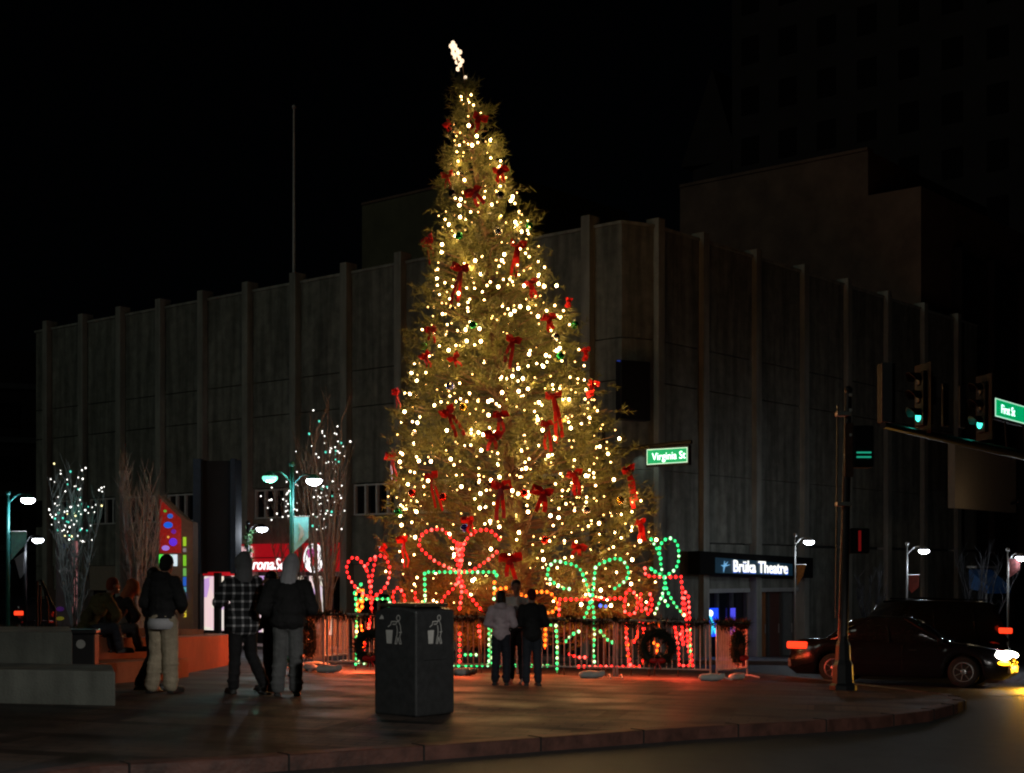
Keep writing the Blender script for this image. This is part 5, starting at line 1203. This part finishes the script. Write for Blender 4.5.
# ------------------------------------------------------------------ people
m_skin = M('skin', (.42, .23, .16), .55, var=.08); m_hair = M('dark_hair', (.02, .014, .01), .5); m_shoe = M('dark_shoe', (.03, .03, .03), .5)
def person(label, loc, rz, H=1.75, J=None, jacket=(.015, .015, .017), trousers=(.02, .02, .025), hood=None, hair='short', bulk=1., jmat=None, tmat=None, jlen=.0, tbag=1., shoe=None, sleeve=True, shirt=None, cap=None, fat=1.):
    s = H/1.75
    D = dict(hip=(0, 0, .93), waist=(0, 0, 1.08), chest=(0, .0, 1.30), neck=(0, 0, 1.47), head=(0, .03, 1.63), hd=(0, 1, 0),
             sL=(-.17, 0, 1.40), sR=(.17, 0, 1.40), eL=(-.25, -.03, 1.14), eR=(.25, -.03, 1.14), wL=(-.24, .12, .92), wR=(.24, .12, .92),
             hL=(-.09, 0, .90), hR=(.09, 0, .90), kL=(-.10, .02, .49), kR=(.10, .02, .49), aL=(-.11, -.03, .085), aR=(.11, -.03, .085), tL=(-.13, .15, .035), tR=(.13, .15, .035))
    if J: D.update(J)
    D = {k: (Vector(v)*s if k != 'hd' else Vector(v).normalized()) for k, v in D.items()}
    nm = 'person'; r_ = thing(nm, label, 'person', loc, rz)
    b = MB(); hc, hd = D['head'], D['hd']; up = (hc-D['neck']); up = (up-hd*up.dot(hd)).normalized(); rt = hd.cross(up).normalized()
    hr = Matrix((rt, hd, up)).transposed()
    hp = lambda x, y, z: hc+hr@(Vector((x, y, z))*s)
    b.ell(hp(0, -.005, .025), (.077*s, .094*s, .10*s), 18, 12, hr); b.ell(hp(0, .02, -.04), (.06*s, .072*s, .075*s), 14, 10, hr)
    b.cap(hp(0, .088, .015), hp(0, .108, -.022), .011*s, .017*s); b.ell(hp(0, .09, -.055), (.026*s, .014*s, .011*s), 10, 6, hr); b.ell(hp(0, .07, -.095), (.03*s, .028*s, .022*s), 10, 6, hr)
    for sg in (-1, 1):
        b.ell(hp(sg*.079, -.005, .0), (.012*s, .024*s, .034*s), 10, 6, hr); b.ell(hp(sg*.032, .083, .037), (.024*s, .012*s, .009*s), 8, 6, hr)
    b.cap(D['neck']-Vector((0, 0, .03)), hp(0, -.015, -.05), .055*s, .052*s)
    tor = [('hip', .135, .10), ('waist', .125, .095), ('chest', .15, .11)]
    def torso(mb, g_, lo=True):
        mb.ell(D['chest'], ((.155+g_)*s*bulk, (.105+g_)*s*bulk, (.18+g_*.5)*s)); mb.ell(D['waist'], ((.13+g_)*s*bulk, (.095+g_)*s*bulk, (.17)*s))
        mb.ell(D['hip'].lerp(D['waist'], .1), ((.145+g_)*s*bulk, (.105+g_)*s*bulk, (.14)*s)); mb.cap(D['sL']-Vector((0, 0, .02)), D['sR']-Vector((0, 0, .02)), (.05+g_*.7)*s, (.05+g_*.7)*s); mb.cap(D['chest'], D['waist'], (.1+g_)*s*bulk, (.095+g_)*s*bulk)
        mb.cap(D['neck']-Vector((0, 0, .02)), D['sL'].lerp(D['chest'], .15), (.05+g_*.7)*s, (.055+g_)*s); mb.cap(D['neck']-Vector((0, 0, .02)), D['sR'].lerp(D['chest'], .15), (.05+g_*.7)*s, (.055+g_)*s)
    torso(b, 0)
    for q in 'LR':
        S, E, Wr, Hh, K, A_, T = [D[c+q] for c in 'sewhkat']
        b.cap(S, E, .048*s, .038*s); b.cap(E, Wr, .037*s, .026*s); b.cap(Hh, K, .078*s, .052*s); b.cap(K, A_, .052*s, .036*s)
        b.cap(K.lerp(A_, .12), K.lerp(A_, .5), .05*s, .046*s); b.cap(A_-Vector((0, 0, .02*s)), T, .036*s, .03*s)
        fd_ = (Wr-E).normalized(); fd_ = (fd_+Vector((0, .15, -.15))).normalized(); sg = -1 if q == 'L' else 1
        sx = fd_.cross(Vector((1, 0, 0)))
        pl = Wr+fd_*.045*s; pw = Vector((0, 1, 0)); pw = (pw-fd_*pw.dot(fd_)).normalized(); pn = fd_.cross(pw)*-sg
        for k_ in range(4):
            o_ = pw*(.027-.018*k_)*s; l1 = (.035, .04, .037, .028)[k_]*s
            b.cap(Wr+o_*.5, pl+o_+fd_*.035*s, .014*s, .0125*s); a1 = pl+o_+fd_*(.045*s); b.cap(a1, a1+(fd_*.92+pn*-.35)*l1, .0095*s, .009*s); a2 = a1+(fd_*.92+pn*-.35)*l1; b.cap(a2, a2+(fd_*.7-pn*.7)*l1*.75, .009*s, .0075*s)
        b.cap(Wr+pw*.02*s, Wr+pw*.048*s+fd_*.04*s, .013*s, .012*s); b.cap(Wr+pw*.048*s+fd_*.04*s, Wr+pw*.055*s+fd_*.078*s-pn*.01*s, .011*s, .009*s)
    remeshed(b, 'body', m_skin, r_, .0095, 2)
    # trousers
    t = MB(); gt = .016*tbag
    t.ell(D['hip'], ((.15+gt)*s*bulk, (.112+gt)*s*bulk, .13*s)); t.cap(D['hip'], D['hip'].lerp(D['waist'], .5), .11*s*bulk, .10*s*bulk)
    for q in 'LR':
        Hh, K, A_ = [D[c+q] for c in 'hka']
        e_ = A_.lerp(K, .06)
        t.cap(Hh, K, (.084+gt)*s, (.062+gt*1.3)*s); t.cap(K, e_, (.060+gt*1.3)*s, (.048+gt*1.6)*s)
        for f_ in (.3, .6, .85): c_ = K.lerp(e_, f_); t.ell(c_+Vector((random.uniform(-.01, .01), 0, 0)), ((.058+gt*1.7)*s, (.062+gt*1.5)*s, .03*s))
    remeshed(t, 'trousers', tmat or M('trousers_%d' % int(sum(trousers)*1e4), trousers, .85, var=.25, scale=5, bump=.4), r_, .014, 2, .008)
    j = MB(); gj = .024*fat; torso(j, gj)
    if jlen: j.cap(D['hip']+Vector((-.06, 0, .02))*s, D['hip']+Vector((.06, 0, .02))*s, (.10+gj)*s*bulk); j.ell(D['hip']-Vector((0, 0, jlen*.5)), ((.155+gj)*s*bulk, (.12+gj)*s*bulk, .1*s+jlen*.5))
    for q in 'LR':
        S, E, Wr = [D[c+q] for c in 'sew']
        e2 = E.lerp(Wr, .88 if sleeve else .05)
        j.cap(S, E, (.058+gj)*s, (.048+gj*.9)*s); j.cap(E, e2, (.046+gj*.9)*s, (.034+gj*.7)*s)
        j.ell(E.lerp(e2, .25), (.052*s+gj*.8,)*3); j.ell(E.lerp(e2, .8), (.04*s+gj*.7,)*3)
    if hood == 'down': j.ell(D['neck']+Vector((0, -.07, .0))*s, (.12*s, .07*s, .08*s)); j.cap(D['neck']+Vector((-.07, -.03, .02))*s, D['neck']+Vector((.07, -.03, .02))*s, .05*s)
    remeshed(j, 'jacket', jmat or M('jacket_%d' % int(sum(jacket)*1e4), jacket, .85, var=.25, scale=5, bump=.4), r_, .013, 2, .012)
    if shirt:
        z = D['hip']-Vector((0, 0, .07*s)); MB().lathe([((.155+gj*.5)*s*bulk, -.045), ((.16+gj*.5)*s*bulk, .04), ((.14+gj*.5)*s*bulk, .09)], z, 18).build('shirt_hem', M('shirt_hem', shirt, .8), r_, True, local=True)
    for q in 'LR':
        A_, T = D['a'+q], D['t'+q]; sh = MB(); sh.cap(A_-Vector((0, 0, .03*s)), T+Vector((0, 0, .008)), .046*s, .038*s); sh.ell(A_-Vector((0, 0, .035)), (.046*s, .05*s, .045*s)); sh.box(A_.lerp(T, .45)+Vector((0, 0, -A_.lerp(T, .45).z+min(T.z, A_.z)-.02*s)), (.09*s, .28*s, .03), 0)
        remeshed(sh, 'shoe', shoe or m_shoe, r_, .011, 2)
    hm = MB()
    if hood == 'up' or hood == 'tall':
        hm2 = MB(); k = 1.25 if hood == 'tall' else 1.
        hm2.ell(hp(0, -.022, .03), (.112*s, .115*s, .135*s*k), 18, 12, hr); hm2.cap(hp(0, -.06, .02), D['neck']+Vector((0, -.04, .0)), .10*s, .11*s); hm2.ell(hp(0, -.05, .1*k), (.08*s, .09*s, .08*s), 12, 8, hr)
        remeshed(hm2, 'hood', cap or MATS['hood_grey'], r_, .012, 2)
    else:
        hm.ell(hp(0, -.02, .045), (.086*s, .097*s, .098*s), 18, 12, hr); hm.ell(hp(0, -.045, .0), (.078*s, .075*s, .085*s), 14, 10, hr)
        if hair == 'long':
            hm.cap(hp(0, -.06, .0), hp(0, -.085, -.2), .078*s, .06*s); hm.cap(hp(-.06, -.03, 0), hp(-.075, -.04, -.2), .035*s, .03*s); hm.cap(hp(.06, -.03, 0), hp(.075, -.04, -.2), .035*s, .03*s)
        remeshed(hm, 'hair' if not cap else 'knit_cap', cap or m_hair, r_, .010, 1)
    return r_
M('hood_grey', (.2, .205, .22), .9, var=.2, bump=.3)
def gp_(px, Y): X = PX(px, Y); return (X, Y, g(X, Y))
# plaid
def plaid():
    m = bpy.data.materials.new('plaid_flannel'); m.use_nodes = True; t = m.node_tree; b = t.nodes['Principled BSDF']; N = t.nodes.new; L = t.links.new
    tc = N('ShaderNodeTexCoord'); sp_ = N('ShaderNodeSeparateXYZ'); L(tc.outputs['Object'], sp_.inputs[0])
    def stripes(sock, per, wid):
        a = N('ShaderNodeMath'); a.operation = 'MULTIPLY'; a.inputs[1].default_value = 1/per; L(sock, a.inputs[0])
        f = N('ShaderNodeMath'); f.operation = 'FRACT'; L(a.outputs[0], f.inputs[0]); s_ = N('ShaderNodeMath'); s_.operation = 'SUBTRACT'; s_.inputs[1].default_value = .5; L(f.outputs[0], s_.inputs[0])
        ab = N('ShaderNodeMath'); ab.operation = 'ABSOLUTE'; L(s_.outputs[0], ab.inputs[0]); c = N('ShaderNodeMath'); c.operation = 'LESS_THAN'; c.inputs[1].default_value = wid; L(ab.outputs[0], c.inputs[0]); return c.outputs[0]
    a, c = stripes(sp_.outputs[0], .105, .14), stripes(sp_.outputs[2], .105, .14)
    ad = N('ShaderNodeMath'); ad.operation = 'ADD'; L(a, ad.inputs[0]); L(c, ad.inputs[1])
    cr = N('ShaderNodeValToRGB'); cr.color_ramp.interpolation = 'CONSTANT'; e = cr.color_ramp.elements; e[0].color = (.012, .013, .016, 1); e[1].position = .3; e[1].color = (.14, .145, .16, 1); x = e.new(.75); x.color = (.7, .7, .74, 1)
    dv = N('ShaderNodeMath'); dv.operation = 'MULTIPLY'; dv.inputs[1].default_value = .5; L(ad.outputs[0], dv.inputs[0]); L(dv.outputs[0], cr.inputs[0]); L(cr.outputs[0], b.inputs['Base Color']); b.inputs['Roughness'].default_value = .9; return m
person('man in black hoodie and baggy khaki trousers standing with his back turned', gp_(163, 18.9), R(-20), 1.78, dict(head=(.02, .06, 1.62), aL=(-.14, -.04, .085), tL=(-.17, .14, .035), aR=(.1, .02, .085), tR=(.15, .2, .035), wL=(-.1, .24, 1.02), wR=(.1, .26, 1.04), eL=(-.27, .0, 1.14), eR=(.27, .02, 1.14)),
       trousers=(.47, .39, .28), hood='down', cap=M('black_cap', (.012, .012, .012), .9), bulk=1.08, tbag=1.9, shirt=(.62, .62, .66), fat=1.5)
person('person in dark clothes mostly hidden behind the man in khaki trousers', gp_(153, 19.6), R(-60), 1.62, dict(aL=(-.1, -.18, .085), tL=(-.1, -.02, .035)), jacket=(.014, .015, .02), trousers=(.014, .016, .024))
person('man in black and grey plaid shirt and grey hood, hands raised', gp_(243, 19.2), R(28), 1.80, dict(wL=(-.12, .34, 1.22), wR=(.08, .34, 1.22), eL=(-.29, .1, 1.16), eR=(.27, .08, 1.16), aL=(-.12, .02, .085), tL=(-.14, .2, .035), kR=(.12, .06, .5), aR=(.21, -.22, .13), tR=(.24, -.12, .03), hd=(-.3, 1, -.1)),
       jmat=plaid(), trousers=(.012, .012, .014), hood='up', bulk=1.12, jlen=.12, fat=1.8)
person('dark-haired person facing sideways between the plaid shirt and the black jacket, face lit orange', gp_(272, 20.0), R(78), 1.62, dict(aR=(.1, .1, .085), tR=(.12, .28, .035)), jacket=(.02, .015, .016), trousers=(.012, .012, .014))
person('broad person in black jacket and grey trousers with a pale grey hood', gp_(288, 18.9), R(8), 1.78, dict(head=(.03, .13, 1.60), neck=(0, .07, 1.44), chest=(0, .05, 1.27), sL=(-.2, .04, 1.38), sR=(.2, .04, 1.38), wL=(-.14, .3, 1.02), wR=(.1, .3, 1.04), eL=(-.31, .02, 1.1), eR=(.3, .02, 1.1), hd=(0, 1, -.25), aL=(-.13, -.02, .085), aR=(.1, .03, .085)),
       trousers=(.14, .145, .15), hood='tall', cap=M('hood_pale', (.55, .55, .6), .9, var=.15, bump=.3), bulk=1.2, fat=2.1, tbag=1.5)
person('girl with long dark hair in a pale pinkish white hoodie, back turned', gp_(501, 23.4), R(-12), 1.50, dict(wL=(-.1, .24, 1.1), wR=(.1, .24, 1.12)), jacket=(.75, .6, .66), trousers=(.02, .022, .035), hair='long', fat=1.35, hood='down')
person('taller person in a white printed t-shirt facing the two others beside the barriers', gp_(516.5, 24.3), R(170), 1.70, dict(hd=(-.25, 1, -.12), wL=(-.12, .22, 1.12), wR=(.12, .22, 1.1)), jacket=(.75, .73, .7), trousers=(.015, .016, .02), sleeve=False, fat=.8, shoe=M('pale_shoe', (.3, .3, .3), .6))
person('person in black jacket, jeans and dark red cap facing the lights', gp_(532, 23.5), R(10), 1.54, dict(wL=(-.1, .24, 1.1), wR=(.1, .22, 1.08)), trousers=(.03, .036, .05), cap=M('dark_red_cap', (.09, .01, .01), .9), bulk=1.0, fat=1.4, jlen=.04)
# tee print
tee = [o for o in bpy.data.objects if o.get('label', '').startswith('taller person in a white')][0]
mb = MB(); 
for k in range(5): mb.lathe([(.032+.012*(k % 3), -.003), (.03+.01*(k % 3), .003)], (.0+.035*math.cos(k*1.9), .155, 1.20+.06*math.sin(k*2.3)), 9, (0, 1, 0))
mb.build('shirt_print', M('grey_print', (.12, .11, .12), .8), tee, local=True)
# seated pair, feet on the ledge
def seated(label, x, y, rz, H, jac, tr_, lean, **k):
    z = g(x, y); sh = .30*0
    J = dict(hip=(0, 0, .0), waist=(0, .05*lean, .17), chest=(0, .18*lean, .38), neck=(0, .30*lean, .54), head=(0, .38*lean, .68), hd=(0, 1, -.05),
             sL=(-.18, .25*lean, .48), sR=(.18, .25*lean, .48), eL=(-.24, .32*lean+.05, .24), eR=(.24, .32*lean+.05, .24), wL=(-.06, .42, .12), wR=(.06, .43, .13),
             hL=(-.09, 0, .0), hR=(.09, 0, .0), kL=(-.13, .42, .04), kR=(.13, .42, .04), aL=(-.12, .46, -.28), aR=(.12, .5, -.28), tL=(-.13, .64, -.325), tR=(.13, .68, -.325))
    return person(label, (x, y, z+.63+.11), rz, H, J, jacket=jac, trousers=tr_, **k)
seated('seated person in olive striped jacket leaning forward on the seat wall, face lit orange', -6.47, 22.3, R(-58), 1.72, (.12, .10, .035), (.03, .035, .05), 1.15, cap=M('orange_lit_cap', (.3, .06, .03), .9), fat=1.6)  # cap reddened to carry the orange light on the face
seated('seated person in dark jacket and orange-lit hood hunched on the seat wall', -6.38, 23.15, R(-60), 1.66, (.03, .02, .02), (.06, .06, .065), 1.2, hood='up', cap=M('orange_lit_hood', (.55, .16, .07), .9))  # hood colour stands in for orange light falling on the face
# cup and small green tub on the wall
z = g(-6.8, 21.4)+.63; px_ = -6.62
single('paper_cup', MB().lathe([(.045, 0), (.06, .15), (.063, .155)], (-6.66, 21.35, z), 14), M('red_white_cup', (.6, .1, .08), .6, var=.6, scale=10), 'red and white paper cup on the seat wall beside the seated people', 'cup', smooth=True)
single('takeaway_tub', MB().bbox((-6.55, 21.75, g(-6.55, 21.75)+.63+.06), (.2, .14, .12), .3, .02), M('green_tub', (.02, .25, .08), .6), 'small green tub on the seat wall beside the olive jacket', 'tub')
print('objects', len(bpy.data.objects))
